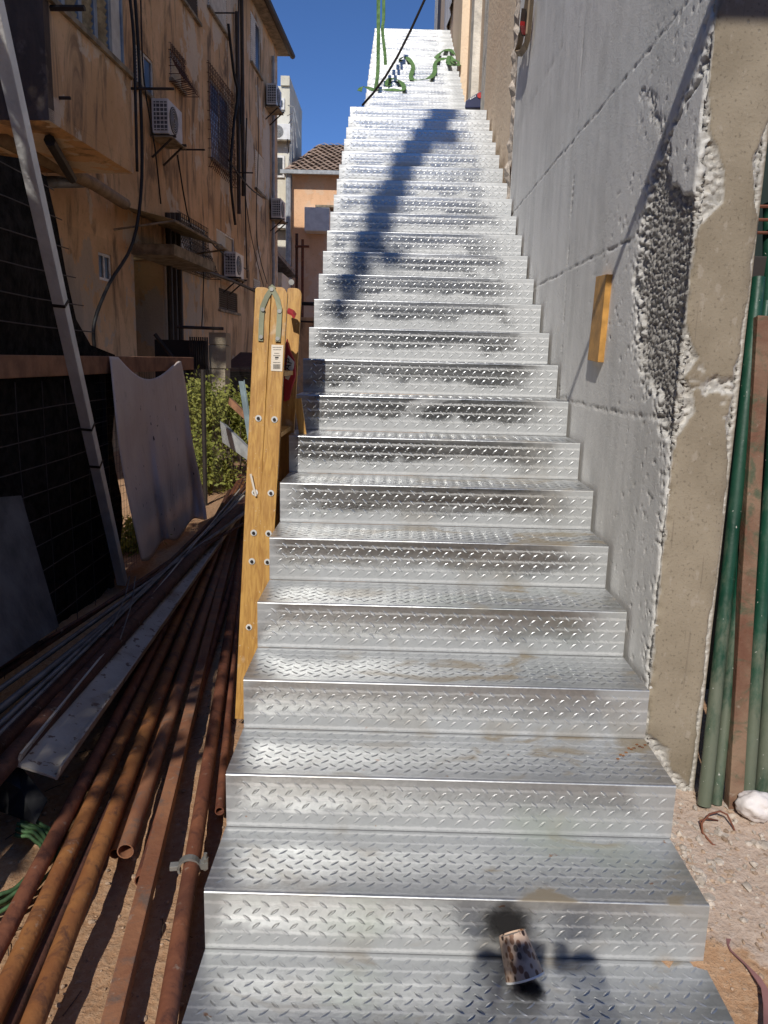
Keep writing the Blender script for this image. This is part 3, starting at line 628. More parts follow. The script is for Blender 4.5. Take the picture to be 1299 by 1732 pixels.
for i in range(nP):
    a_, c_ = b0+.12+(b1-b0-.2)*i/nP, b0+.12+(b1-b0-.2)*(i+1)/nP
    fr = MB()
    for s in (a_+.02, c_-.02): fbx(fr, s-.025, s+.025, BQ-.10, BQ-.04, zt+.06, zt+1.45)
    fbx(fr, a_+.045, c_-.045, BQ-.10, BQ-.041, zt+.06, zt+.11); fo = fr.build('balcony_window', M['frame_blue'], ap)
    if i < 4:
        qs = MB(); z = zt+.13
        while z < zt+1.4:
            v4 = [FP(s, qq, zz) for zz, qq in ((z, BQ-.08), (z+.06, BQ-.05)) for s in (a_+.05, c_-.05)]; qs.add([v4[0], v4[1], v4[3], v4[2]], [(0, 1, 2, 3)]); z += .075
        tag(qs.build('shutter_slats', M['canopy'], fo), kind='stuff')
    else:
        qs = MB(); fbx(qs, a_+.05, c_-.05, BQ-.08, BQ-.06, zt+.11, zt+1.44); qs.build('pane', M['shutter'], fo)
# pipes under the balcony
q = MB(); q.tube([pP(0, 232, tuple(FO+FN*.5), tuple(FN)), pP(160, 312, tuple(FO+FN*.3), tuple(FN)), pP(212, 345, tuple(FO+FN*.2), tuple(FN))], .09, 9); q.build('sewer_pipe', M['brownpipe'], ap, smooth=True)
q = MB(); q.tube([pP(55, 308, tuple(FO+FN*.35), tuple(FN)), pP(140, 308, tuple(FO+FN*.12), tuple(FN))], .075, 9); q.build('vent_pipe', M['bluepipe'], ap, smooth=True)
q = MB(); q.tube([FP(b0+.4, BQ-.2, zb-.2), FP(b1-.3, .6, zb-.25)], .06, 8); q.build('sewer_pipe', M['black'], ap)
# bars / brackets sticking out
for (x, y, L_) in ((220, 150, .5), (305, 253, .4), (150, 105, .3)):
    pass
def stick(x, y, q0, L_, r=.018):
    s, z = F(x, y, q0); q = MB(); q.tube([FP(s, q0, z), FP(s, q0+L_, z)], r, 5); q.build('iron_bracket', M['iron'], ap)
stick(222, 150, 1.28, .55); stick(305, 253, 0, .5); stick(85, 14, 1.28, .35, .03); stick(360, 22, 0, .5); stick(395, 292, 0, .5); stick(100, 166, 1.28, .12)
# AC units
def make_ac(label, loc, rz, sc=1):
    r = thing('air_conditioner', label, 'air conditioner', loc, rz, 'air conditioners hung on the walls', local=True)
    MB().box((.06, -.40, 0), (.36, .40, .58)).build('casing', M['white_metal'], r, bevel=.012)     # wall at x=0, long face +x, end face -y
    g_ = MB(); g_.box((.10, -.404, .05), (.34, -.4005, .53)); g_.build('side_coil', M['grille'], r)
    for k in range(7): MB().box((.10, -.412, .07+k*.07), (.34, -.4045, .085+k*.07)).build('grille_bar', M['white_metal'], r)
    for k in range(3): MB().box((.14+k*.07, -.415, .05), (.152+k*.07, -.4125, .53)).build('grille_bar', M['white_metal'], r)
    fan = MB(); fan.tube([(.3605, -.10, .29), (.372, -.10, .29)], .23, 20); fan.build('fan_guard', M['grille'], r)
    t_ = MB()
    for k in range(5): t_.tube([(.376, -.10+(.05+.04*k)*math.cos(a), .29+(.05+.04*k)*math.sin(a)) for a in [2*math.pi*i/16 for i in range(17)]], .004, 3, cap=False)
    t_.build('fan_rings', M['white_metal'], r)
    for y in (-.3, .3):
        b_ = MB(); b_.box((0, y-.02, -.04), (.46, y+.02, -.002)); b_.bar((.01, y, -.38), (.40, y, -.04), .03, .03); b_.build('bracket', M['shutdark'], r)
    b_ = MB(); b_.box((.03, -.42, -.06), (.42, .42, -.041)); b_.build('drip_tray', M['slab'], r)
    return r
azF = -TH
def acpos(x, y): s, z = F(x, y); return FP(s, 0.0, z)
ac0 = make_ac('large white air conditioner just past the balcony corner, nearest on the ochre facade', tuple(acpos(265, 236)), azF)
dup(ac0, acpos(452, 184), azF, 'white air conditioner highest up near the roof corner of the ochre block')
dup(ac0, acpos(460, 372), azF, 'white air conditioner at the far edge of the ochre block, one floor below the topmost')
dup(ac0, acpos(382, 470), azF, 'white air conditioner under the cream window low on the ochre facade')
for c_, lb in (((476, 240, 1), 'small white air conditioner on the cream block, upper one'), ((474, 388, 0), 'small white air conditioner on the cream block, lower one')):
    dup(ac0, pY(c_[0], c_[1], 31.2), rad(-90), lb)
# cables on the facade
def cable(pts, r, label, q=.12, mt='black', name='cable'):
    P = [FP(F(x, y, q)[0], q, F(x, y, q)[1]) for x, y in pts]; Q = []
    for i in range(len(P)-1):
        for t in (0, .25, .5, .75):
            a_, b_ = P[i], P[i+1]; pm_ = P[max(i-1, 0)]; pn = P[min(i+2, len(P)-1)]
            Q.append(.5*((2*a_) + (b_-pm_)*t + (2*pm_-5*a_+4*b_-pn)*t*t + (3*a_-pm_-3*b_+pn)*t**3))
    Q.append(P[-1]); m_ = MB(); m_.tube(Q, r, 5)
    return tag(m_.build(name, M[mt], smooth=True), label, 'cable', 'cables strung over the ochre facade')
cable([(228, -10), (236, 120), (240, 300), (225, 410), (185, 480), (160, 545), (160, 590)], .022, 'thick black cable looping down past the balcony to the plank fence', 1.35)
cable([(219, -10), (226, 60), (229, 160), (232, 290)], .02, 'black cable straight down the balcony corner, beside the looping one', 1.34)
cable([(238, -10), (243, 130), (262, 250), (272, 345)], .014, 'thin cable from the top passing just left of the nearest air conditioner', .3)
cable([(386, 40), (395, 120), (402, 160), (395, 215), (390, 300), (398, 380)], .035, 'thickest sagging black cable bundle beside the big grilled window')
cable([(280, 420), (340, 455), (400, 478), (440, 497)], .04, 'thick black cable running slanting to the top of the wooden ladder', .35)
cable([(300, 262), (322, 380), (350, 400), (372, 425), (420, 458)], .015, 'thin black cable sagging over the basket grilled window', .2)
cable([(386, 270), (420, 315), (445, 335)], .02, 'short cable crossing under the white shuttered window', .2)
cable([(417, 200), (415, 330), (418, 470)], .02, 'vertical cable left of the white shuttered window', .1)
cable([(436, 130), (437, 250), (434, 400), (452, 480)], .012, 'thin vertical cable near the far corner of the ochre block', .1)
cable([(404, -10), (404, 100), (408, 210)], .02, 'straight cable high up under the eaves', .1)
cable([(345, 450), (343, 520), (341, 555)], .012, 'thin wire dropping to the stone gate pillar', .5)
cable([(405, 180), (412, 300), (425, 400), (446, 485)], .01, 'thin drooping wire in front of the drainpipes', .2)

# ------------------------------------------------------------------ far buildings
cb = thing('cream_building', 'tall cream building behind the ochre block, against the blue sky', 'building', (-4, 32, 0))
x0 = pY(462, 300, 31).x; x1 = pY(489, 300, 31).x; zt_ = pY(489, 143, 31).z
MB().box((x0-6, 31.2, -.3), (x1-.004, 35.4, zt_)).build('front_wall', M['cream'], cb)
MB().box((x1-.35, 31.1, zt_+.002), (x1, 35.5, zt_+.35)).build('parapet', M['cream'], cb)
for y0_, y1_ in ((165, 185), (262, 300), (360, 388)):
    a_ = pY(466, y0_, 31.1); b_ = pY(481, y1_, 31.1)
    w_ = MB().box((a_.x, 31.12, b_.z), (b_.x, 31.19, a_.z)).build('window', M['frame_w'], cb); MB().box((a_.x+.08, 31.09, b_.z+.1), (b_.x-.08, 31.115, a_.z-.1)).build('pane', M['glass'], w_)
for i in range(5):
    q = MB(); a_ = pY(483+i, 250-i*18, 31.0); q.tube([a_, a_+Vector((.25, -.1, .7-.2*i)), a_+Vector((.1+.1*i, -.1, -1.2))], .02, 4); q.build('hanging_wire', M['zinc'], cb)
q = MB(); a_ = pY(460, 425, 27); b_ = pY(492, 460, 27); q.hexa([(a_.x-3, 26.5, a_.z+.1), (a_.x, 26.5, a_.z+.1), (b_.x, 29, b_.z), (b_.x-4, 29, b_.z), (a_.x-3, 26.5, a_.z+.25), (a_.x, 26.5, a_.z+.25), (b_.x, 29, b_.z+.15), (b_.x-4, 29, b_.z+.15)])
sr = thing('lean_to_shed', 'grey sloping lean-to roof on the low shed before the cream building', 'shed', (-5, 27, 0)); q.build('roof', M['grey_rod'], sr)
MB().box((a_.x-3, 26.8, -.3), (b_.x-.3, 29, b_.z-.05)).build('wall', M['cream'], sr)
oh = thing('orange_house', 'orange plastered house with brown tiled roof left of the steps', 'building', (-3, 31, 0))
OY = 30.4; hx0 = pY(494, 300, OY).x; ez = pY(530, 294, OY).z
MB().box((hx0, OY, -.3), (hx0+9, OY+8, ez)).build('wall', M['orange'], oh)
rz_ = pY(530, 244, OY+4).z; e0 = hx0-.35
roof = MB(); roof.add([(e0, OY-.4, ez), (e0+10, OY-.4, ez), (e0+10, OY+4, rz_), (e0+1.0, OY+4, rz_), (e0, OY+8.4, ez), (e0+10, OY+8.4, ez)], [(0, 1, 2, 3), (3, 2, 5, 4), (0, 3, 4)]); ro = roof.build('roof', M['tiles'], oh)
tl = MB(); nr = 16; 
for j in range(nr):
    t = j/nr; y = OY-.4+4.4*t; z = ez+(rz_-ez)*t+.02
    for i in range(34):
        xx = e0+.1+i*.29 + (.15 if j % 2 else 0)
        if xx < e0+1.0*t: continue
        hh = random.uniform(.02, .05); tl.add([(xx, y, z+hh), (xx+.14, y, z+.06+hh), (xx+.28, y, z+hh), (xx+.28, y+.30, z+.14), (xx+.14, y+.30, z+.20), (xx, y+.30, z+.14)], [(0, 1, 4, 5), (1, 2, 3, 4)])
tag(tl.build('roof_tiles', M['tiles'], ro), kind='stuff')
MB().box((e0-.05, OY-.55, ez-.12), (e0+10, OY-.41, ez+.02)).build('gutter', M['downpipe'], oh)
q = MB(); a_ = pY(488, 300, OY-.3); q.tube([(a_.x, OY-.3, ez-.1), (a_.x, OY-.3, -.2)], .11, 8); q.build('downpipe', M['downpipe'], oh)
a_ = pY(515, 350, OY-.8); b_ = pY(557, 391, OY-.8)
bx = thing('white_wall_box', 'plain white box unit fixed on the orange house wall', 'utility box', (a_.x, OY, b_.z))
MB().box((a_.x, OY-.8, b_.z), (b_.x, OY-.004, a_.z)).build('casing', M['white_metal'], bx, bevel=.02)
c_ = pY(533, 347, OY-.8); MB().box((c_.x, OY-.75, a_.z+.03), (c_.x+.95, OY-.01, a_.z+.10)).build('cover_board', M['slab'], bx)
for n_, (x, y0_, y1_) in enumerate(((502, 395, 640), (512, 405, 640))):
    a_ = pY(x, y0_, 24); b_ = pY(x, y1_, 24); q = MB(); q.tube([a_, Vector((a_.x, 24, -.2))], .05, 6)
    tag(q.build('rusty_post', M['rust_dark' if n_ == 0 else 'rust2']), ['dark thin pole left of the orange house front', 'rust brown standing pipe with crossbar before the orange house'][n_], 'pole')
    if n_: cbar = MB(); cbar.tube([pY(499, 417, 23.9), pY(523, 417, 23.9)], .04, 5); cb_ = cbar.build('crossbar', M['rust2']); cb_.parent = bpy.data.objects[[o.name for o in bpy.data.objects if o.name.startswith('rusty_post')][-1]]
q = MB(); q.tube([pY(495, 513, 22), pY(560, 515, 22)], .06, 6); tag(q.build('horizontal_pipe', M['black'], smooth=True), 'black horizontal pipe between the ladder top and the steps', 'pipe')
q = MB(); q.tube([pY(495, 543, 22), pY(560, 546, 22)], .03, 6); tag(q.build('horizontal_pipe', M['iron'], smooth=True), 'thinner dark rail below the black horizontal pipe', 'pipe')
dw = MB(); a_ = pY(500, 536, 22.2); dw.box((a_.x-1.2, 22.3, -.2), (a_.x+7, 22.6, a_.z)); tag(dw.build('shade_wall', M['facade_low']), 'low dull wall painting the shaded foot of the orange house behind the ladder', 'wall')  # dull wall put in for the shaded lower part of the house

# ------------------------------------------------------------------ gate pillar, dark shed, bush, boards at mid distance
a_ = pY(352, 562, 9.5); b_ = pY(381, 562, 9.5)
pl = thing('gate_pillar', 'weathered stone gate pillar rising behind the bush', 'pillar', (a_.x, 9.5, -.1))
z = -.1; k = 0
while z < a_.z:
    hgt = .34; MB().box((a_.x+random.uniform(-.01, .01), 9.5+random.uniform(-.01, .01), z), (b_.x+random.uniform(-.01, .01), 9.85, min(z+hgt-.012, a_.z))).build('stone_block', M['stone'], pl, bevel=.008); z += hgt
MB().box((a_.x+.015, 9.515, -.1), (b_.x-.015, 9.83, a_.z-.01)).build('mortar_core', M['slab'], pl)
gt = thing('iron_gate', 'dark iron bar gate and rail beside the stone pillar', 'gate', (a_.x-.9, 9.6, 0))
a0 = pY(268, 565, 9.5); q = MB(); q.tube([pY(300, 553, 9.4), pY(378, 556, 9.4)], .025, 6); q.build('rail', M['iron'], gt)
for i in range(9): q = MB(); x_ = pY(322+i*3.6, 600, 9.4).x; q.tube([(x_, 9.4, -.1), (x_, 9.4, a0.z-.03)], .012, 5); q.build('bar', M['iron'], gt)
q = MB(); q.tube([pY(262, 565, 9.4), pY(320, 640, 9.4)], .03, 5); q.build('brace', M['iron'], gt)
MB().box((pY(262, 600, 9.9).x, 9.9, -.1), (pY(348, 600, 9.9).x, 9.98, pY(300, 575, 9.9).z)).build('sheet', M['dark'], gt)
a_ = pY(382, 608, 13); ds = thing('dark_shed', 'low shed with dull red roof in shade behind the ladder', 'shed', (a_.x, 14, 0))
q = MB(); a_ = pY(381, 598, 13); b_ = pY(432, 612, 13); q.hexa([(a_.x, 12.6, a_.z-.32), (b_.x+.6, 12.6, a_.z-.32), (b_.x+.6, 14.5, a_.z), (a_.x, 14.5, a_.z), (a_.x, 12.6, a_.z-.28), (b_.x+.6, 12.6, a_.z-.28), (b_.x+.6, 14.5, a_.z+.04), (a_.x, 14.5, a_.z+.04)]); q.build('roof', M['rust_dark'], ds)
MB().box((a_.x, 12.9, -.1), (b_.x+.6, 14.4, a_.z-.33)).build('wall', M['dark'], ds)

def leaves(mb, n, c, r, size, flat=.3, seed=1, clumps=14, gap=.55):
    rg_ = np.random.default_rng(seed); cs = rg_.normal(size=(clumps, 3)); cs /= np.linalg.norm(cs, axis=1)[:, None]; cs *= rg_.uniform(.35, .95, (clumps, 1))
    for i in range(n):
        k = i % clumps; p = cs[k] + rg_.normal(size=3)*gap*.45
        p = np.array(c) + p*np.array(r)
        u = rg_.normal(size=3); u /= np.linalg.norm(u); v = np.cross(u, rg_.normal(size=3)); v /= np.linalg.norm(v); s = size*rg_.uniform(.6, 1.3)
        mb.v += [tuple(p-u*s), tuple(p+v*s*.45), tuple(p+u*s), tuple(p-v*s*.45)]; m_ = len(mb.v); mb.f.append((m_-4, m_-3, m_-2, m_-1))
    return mb
bs = thing('bush', 'yellow green sunlit bush behind the wire fence and hanging cloth', 'bush', (-2.1, 7.6, -.15))
q = MB(); 
for (x, y, Y, rx, rz, n_, sd) in ((345, 690, 7.9, .35, .33, 3200, 3), (395, 720, 8.2, .42, .38, 3400, 4), (350, 790, 7.4, .32, .30, 2600, 5), (420, 700, 8.8, .4, .25, 1500, 6)):
    c_ = pY(x, y, Y); leaves(q, n_, c_, (rx, .35, rz), .034, seed=sd, clumps=26, gap=.75)
q.build('foliage', M['leaf'], bs)
q = MB()
for i in range(14):
    c_ = pY(330+random.random()*80, 690+random.random()*80, 7.9); q.tube([(c_.x*.99, 7.8, -.16), ((c_.x)*1.0, 7.8, c_.z*.5), c_], [.012, .008, .004], 5)
q.build('stem', M['bark'], bs)
b2_ = thing('bush', 'small green weeds behind the foot of the white leaning post', 'bush', (-2.3, 4.6, -.2)); q = MB()
for (x, y, Y, rx, rz, n_, sd) in ((215, 905, 4.6, .25, .22, 700, 13), (195, 930, 4.5, .2, .15, 400, 14)):
    leaves(q, n_, pY(x, y, Y), (rx, .2, rz), .028, seed=sd)
q.build('foliage', M['leaf'], b2_)
q = MB(); P_ = [pY(372, 712, 6.9), pY(432, 770, 6.4), pY(432, 788, 6.4), pY(376, 748, 6.9)]; q.hexa(P_ + [p+Vector((.05, .12, -.05)) for p in P_]); tag(q.build('grey_board', simple('grey_board_paint', (.40, .42, .43), .8)), 'pale grey board lying tilted on the bush by the ladder', 'board')
q = MB(); P_ = [pY(388, 672, 7.4), pY(416, 700, 7.2), pY(416, 712, 7.2), pY(386, 684, 7.4)]; q.hexa(P_ + [p+Vector((.03, .1, -.03)) for p in P_]); tag(q.build('wooden_board', M['plank']), 'small brown board behind the grey metal angle', 'board')
q = MB(); a_, b_ = pY(408, 645, 5.6), pY(424, 748, 5.2); q.bar(a_, b_, .05, .006); q.bar(a_+Vector((.024, .0, 0)), b_+Vector((.024, .0, 0)), .006, .05); b_ = pY(430, 800, 5.0); tag(q.build('metal_angle', simple('blue_grey_angle', (.25, .31, .32), .5, .4)), 'upright grey metal angle just left of the ladder', 'metal bar')

# ------------------------------------------------------------------ fence with plank, netting, mesh, cloth, leaning post
FX = -2.0
fn = thing('plank_fence', 'plank topped wire fence with black netting along the left side', 'fence', (FX, 2, -.25))
zpl = 1.37
MB().box((FX-.02, -3.0, zpl-.07), (FX+.025, 6.0, zpl+.05)).build('top_plank', M['plank'], fn, bevel=.006)
q = MB(); tp = [(0, 262), (35, 268), (70, 300), (92, 380), (112, 462), (135, 540), (160, 584), (190, 600)]
T = [pX(x, y, FX-.05) for x, y in tp]; T = [Vector((FX-.05, -3.2, T[0].z+.15)), Vector((FX-.05, 0, T[0].z+.06))] + T
TB = []
for p in T:
    for k in range(9): t = k/8; TB.append((p.x + .03*math.sin(p.y*5+k*1.3), p.y, p.z*(1-t) + (-.28)*t))
q.v = TB; q.f = [(i*9+k, i*9+9+k, i*9+10+k, i*9+k+1) for i in range(len(T)-1) for k in range(8)]
q.build('netting', M['net'], fn, smooth=True)
for i, z in enumerate(np.arange(-.12, 2.5, .155)):
    y1 = 3.6 if z < zpl else np.interp(z, [p.z for p in T[::-1]], [p.y for p in T[::-1]])
    if z > 1.25 and z < 1.45: continue
    q = MB(); q.tube([(FX+.02, y, z + .01*math.sin(y*2+i)) for y in np.linspace(-3, y1-.05, 10)], .0035, 4); q.build('wire', M['netwire'], fn)
for y in np.arange(-1.5, 3.4, .31):
    q = MB(); q.tube([(FX+.03+.006*math.sin(z*5+y*3), y+.012*math.sin(z*3), z) for z in np.linspace(-.25, 1.28, 7)], .0025, 4); q.build('wire', M['netwire'], fn)
ms = MB()
for y in np.arange(3.4, 9.5, .06): ms.tube([(FX, y, -.25), (FX, y+.004, zpl-.07)], .0012, 3, cap=False)
for z in np.arange(-.2, zpl-.07, .06): ms.tube([(FX, 3.4, z), (FX, 9.5, z+.01)], .0012, 3, cap=False)
tag(ms.build('wire_mesh', M['iron'], fn), kind='stuff')
for y in (1.2, 3.62, 6.6): q = MB(); q.tube([(FX-.03, y, -.3), (FX-.03, y, zpl-.08)], .025, 7); q.build('post', M['iron'], fn)
# cloth
q = MB(); nu_, nv_ = 34, 60
TL, TR, BL, BR = (184, 603), (303, 611), (238, 948), (347, 870)
for j in range(nv_+1):
    v = j/nv_
    for i in range(nu_+1):
        u = i/nu_; x = (TL[0]*(1-u)+TR[0]*u)*(1-v) + (BL[0]*(1-u)+BR[0]*u)*v; y = (TL[1]*(1-u)+TR[1]*u)*(1-v) + (BL[1]*(1-u)+BR[1]*u)*v
        sag = 34*math.sin(math.pi*min(1, max(0, (u-.12)/.84)))*(1-v)**3; y += sag; x += 9*math.sin(v*math.pi)*(u-.7) + 3*math.sin(v*7+1)*(1 if u > .9 else .3); y += v**8*8*math.sin(u*14)
        X_ = FX+.04 + .10*v + .012*math.sin(u*11+v*2)*(.3+v) + .016*math.sin(u*23+1+v*3)*v*v + .02*math.sin(v*9+u*4)*v + .014*math.sin(u*37+v*5)*v + (.07*max(0, u-.9)*10*v) + (.07*max(0, .1-u)*10*v)
        q.v.append(tuple(pX(x, y, X_)))
q.f = [(j*(nu_+1)+i, j*(nu_+1)+i+1, (j+1)*(nu_+1)+i+1, (j+1)*(nu_+1)+i) for j in range(nv_) for i in range(nu_)]
c_ = q.build('hanging_cloth', M['cloth'], smooth=True); tag(c_, 'long dusty mauve grey cloth stained with paint, draped over the fence plank', 'cloth')
md = c_.modifiers.new('thick', 'SOLIDIFY'); md.thickness = .004
# leaning white post
A_, B_ = pX(2, 62, -1.62), pX(207, 985, -1.93)
lpst = thing('leaning_post', 'long white painted square post leaning across the black netting', 'post', tuple(B_))
q = MB(); q.bar(B_, A_ + (A_-B_)*.08, .062, .062, (1, 0, 0)); q.build('shaft', M['lead'], lpst, bevel=.004)
for t in (.335, .42, .655):
    p = B_.lerp(A_, t); d = (A_-B_).normalized(); q = MB(); q.bar(p-d*.008, p+d*.008, .070, .070, (1, 0, 0)); q.build('wire_tie', M['iron'], lpst)
# grey panel left, tilted
q = MB(); P_ = [pX(0, 835, -1.75), pX(48, 815, -1.72), pX(98, 1060, -1.5), pX(30, 1110, -1.45), ]
q = MB(); P_ = [pX(-120, 850, -1.85), pX(36, 838, -1.80), pX(100, 1060, -1.62), pX(-120, 1210, -1.6)]; q.hexa(P_ + [p+Vector((-.03, 0, -.01)) for p in P_]); tag(q.build('plywood_sheet', M['plyw']), 'dark grey panel leaning low at the left edge before the netting', 'panel')

# ------------------------------------------------------------------ pipe pile
def hit(x, y, z): return pZ(x, y, z)
GRP = 'rusty scaffold tubes piled left of the steps'
def pipe(label, a, b, za, zb, mt, r=.026, ext0=.0, yfar=None, square=False, name='scaffold_tube', group=GRP, ydraw=None):
    A, B = hit(*a, za), hit(*b, zb); d = (B-A)
    t0 = -ext0/d.length; t1 = ((yfar-A.y)/d.y) if yfar else 1
    P0, P1 = A+d*t0, A+d*t1
    n_ = 14; bow = random.uniform(-.012, .012)
    pts = [P0.lerp(P1, i/n_) + Vector((bow*math.sin(math.pi*i/n_), 0, 0)) for i in range(n_+1)]
    q = MB()
    if square:
        q.bar(P0, P1, 2*r, 2*r); o = q.build(name, M[mt], bevel=.004)
    else:
        q.tube(pts, r, 14, inner=.0035); o = q.build(name, M[mt], smooth=False, auto=50)
    return tag(o, label, 'pipe', group)
Z0 = -.205
pipe('rusty tube nearest the steps, carrying a zinc clamp', (315, 1508), (403, 950), Z0+.03, Z0+.05, 'rust2', .027, .9, 7.4)
pipe('thin rusty tube squeezed between the clamped tube and the ladder foot', (378, 1300), (411, 950), Z0, Z0+.02, 'rust2', .017, .3, 7.1)
pipe('square section rusty bar second from the steps', (237, 1542), (385, 950), Z0+.02, Z0+.06, 'rust3', .024, 1.0, 7.6, square=True)
P3 = pipe('rusty tube with open end showing, painted band near its mouth', (212, 1440), (372, 950), Z0+.05, Z0+.07, 'rust3', .027, 0, 7.3)
pipe('rusty tube with open end lying lowest, half under the square bar', (240, 1490), (350, 1130), Z0-.01, Z0, 'rust2', .024, 0, 6.5)
pipe('bright orange rusty tube third from the left of the sunlit ones', (130, 1542), (360, 950), Z0+.06, Z0+.09, 'rust1', .029, 1.0, 7.5)
pipe('slim orange tube partly hidden between two thicker ones', (236, 1331), (350, 1019), Z0+.02, Z0+.05, 'rust1', .019, .4, 7.2)
pipe('dark thin tube lying underneath, seen between two orange tubes', (73, 1612), (300, 1120), Z0-.0, Z0+.02, 'rust_dark', .019, .8, 6.2)
pipe('orange brown tube second from the left of the sunlit ones', (100, 1473), (343, 950), Z0+.05, Z0+.10, 'rust1', .028, 1.2, 7.6)
pipe('dusty brown leftmost tube of the sunlit ones', (35, 1525), (333, 950), Z0+.06, Z0+.11, 'rust2', .026, .9, 7.7)
pipe('dark tube resting just right of the cream channel', (180, 1250), (322, 965), Z0+.03, Z0+.06, 'rust_dark', .024, .8, 7.0)
pipe('thick dark tube left of the cream channel, uppermost', (0, 1305), (330, 942), .02, .06, 'rust_dark', .036, .6, 7.6)
pipe('thick dark tube second left of the cream channel', (0, 1258), (318, 950), .0, .05, 'rust_dark', .036, .6, 7.4)
for k, (a, b, z, r, mt, lb) in enumerate((((0, 1200), (280, 975), .02, .017, 'grey_rod', 'grey steel rod directly left of the thick dark tubes'), ((0, 1165), (250, 985), .04, .012, 'grey_rod', 'thin grey rod in the middle of the left bundle'), ((0, 1128), (235, 990), .03, .010, 'rust_dark', 'thin dark rod at the top left of the pile'),
      ((0, 1225), (345, 905), .05, .012, 'grey_rod', 'thin grey rod ending near the hanging cloth'), ((60, 1180), (390, 855), .07, .008, 'grey_rod', 'thinnest grey rod on top of the pile, reaching the ladder'), ((0, 1240), (372, 868), .03, .014, 'rust_dark', 'dark rusty rod low in the left bundle'), ((0, 1142), (300, 940), .0, .014, 'rust_dark', 'dark rod beneath the top left rods'))):
    pipe(lb, a, b, z, z+.03, mt, r, .5, 7.3, name='steel_rod', group='thin rods piled left of the tubes')
for k, dx in enumerate((0, 1)):
    q = MB(); A_ = pZ(229-dx*10, 975, .20); B_ = pZ(203, 1082, .10) if k == 0 else pZ(190, 1060, .12); q.tube([A_, (A_+B_)/2+Vector((.02, 0, .015)), B_], .003, 5); tag(q.build('thin_wire', M['grey_rod']), ['loose wire hanging over the pile, right of a pair', 'loose wire hanging over the pile, left of a pair'][k], 'wire')
# zinc clamp on the first tube
cp0 = hit(320, 1466, Z0+.03); dcl = (hit(403, 950, Z0+.05)-hit(315, 1508, Z0+.03)).normalized()
cl_ = thing('pipe_clamp', 'zinc pipe clamp with bolt on the tube nearest the steps', 'clamp', tuple(cp0))
q = MB(); sd = dcl.cross(Vector((0, 0, 1))).normalized(); upc = sd.cross(dcl)
ring = [cp0 + (sd*math.cos(a)+upc*math.sin(a))*.033 for a in [math.pi*(-.15+1.3*i/14) for i in range(15)]]; q.ribbon(ring, [dcl*.013]*15, .007); q.build('band', M['zinc'], cl_)
q = MB(); q.obox(cp0+sd*-.045+upc*.005, sd*.015, dcl*.013, upc*.008); q.build('lug', M['zinc'], cl_, bevel=.002)
q = MB(); q.obox(cp0+sd*.045+upc*.005, sd*.015, dcl*.013, upc*.010); q.tube([cp0+sd*.05-upc*.015, cp0+sd*.052+upc*.045], .006, 8); q.tube([cp0+sd*.05+upc*.012, cp0+sd*.05+upc*.028], .012, 6); q.build('bolt', M['zinc'], cl_)
# cream channel
A_, B_ = hit(62, 1306, -.02), hit(332, 948, .02); d = (B_-A_).normalized(); sd = d.cross(Vector((0, 0, 1))).normalized(); upn = sd.cross(d)
sd2 = (sd*math.cos(rad(20)) - upn*math.sin(rad(20))); un2 = sd2.cross(d).normalized(); B_ = A_ + d*5.2
chn = thing('channel_beam', 'cream painted steel channel with rust spots lying in the pile', 'beam', tuple(A_)); hw_ = .068
q = MB(); q.obox((A_+B_)/2, (B_-A_)/2, sd2*hw_, un2*.004); q.build('web', M['channel'], chn)
for sg in (-1, 1): q = MB(); q.obox((A_+B_)/2+sd2*sg*(hw_+.004)+un2*.022, (B_-A_)/2, sd2*.004, un2*.028); q.build('flange', M['channel'], chn)
# black bent sheet
bt = MB(); P_ = [hit(-30, 1300, -.02), hit(30, 1290, -.02), hit(80, 1352, -.09), hit(60, 1392, -.14), hit(0, 1370, -.15), hit(-40, 1380, -.14), hit(-40, 1340, -.1), hit(35, 1335, -.08)]
bt.v = [tuple(p) for p in P_] + [(p.x, p.y, p.z-.006) for p in P_]; bt.f = [(0, 1, 7, 6), (1, 2, 7), (2, 3, 7), (3, 4, 7), (4, 5, 6, 7)] + [tuple(i+8 for i in f)[::-1] for f in ((0, 1, 7, 6), (1, 2, 7), (2, 3, 7), (3, 4, 7), (4, 5, 6, 7))]
tag(bt.build('bent_sheet', M['bent']), 'black bent metal sheet at the near end of the cream channel', 'metal sheet')
# hose
hz = MB()
for k in range(7):
    pts = []
    for i in range(30):
        a = -1.3+i/29*2.9; c_ = hit(-18, 1480, -.2); rr = .15+.008*k; pts.append(c_ + Vector((rr*math.cos(a)*1.0, rr*1.1*math.sin(a)*1.1, .012*(k % 3)+.02+.004*math.sin(i*1.3+k))))
    hz.tube(pts, .007, 5)
tag(hz.build('hose_coil', M['hose'], smooth=True), 'green coiled hose on the ground at the left edge', 'hose')
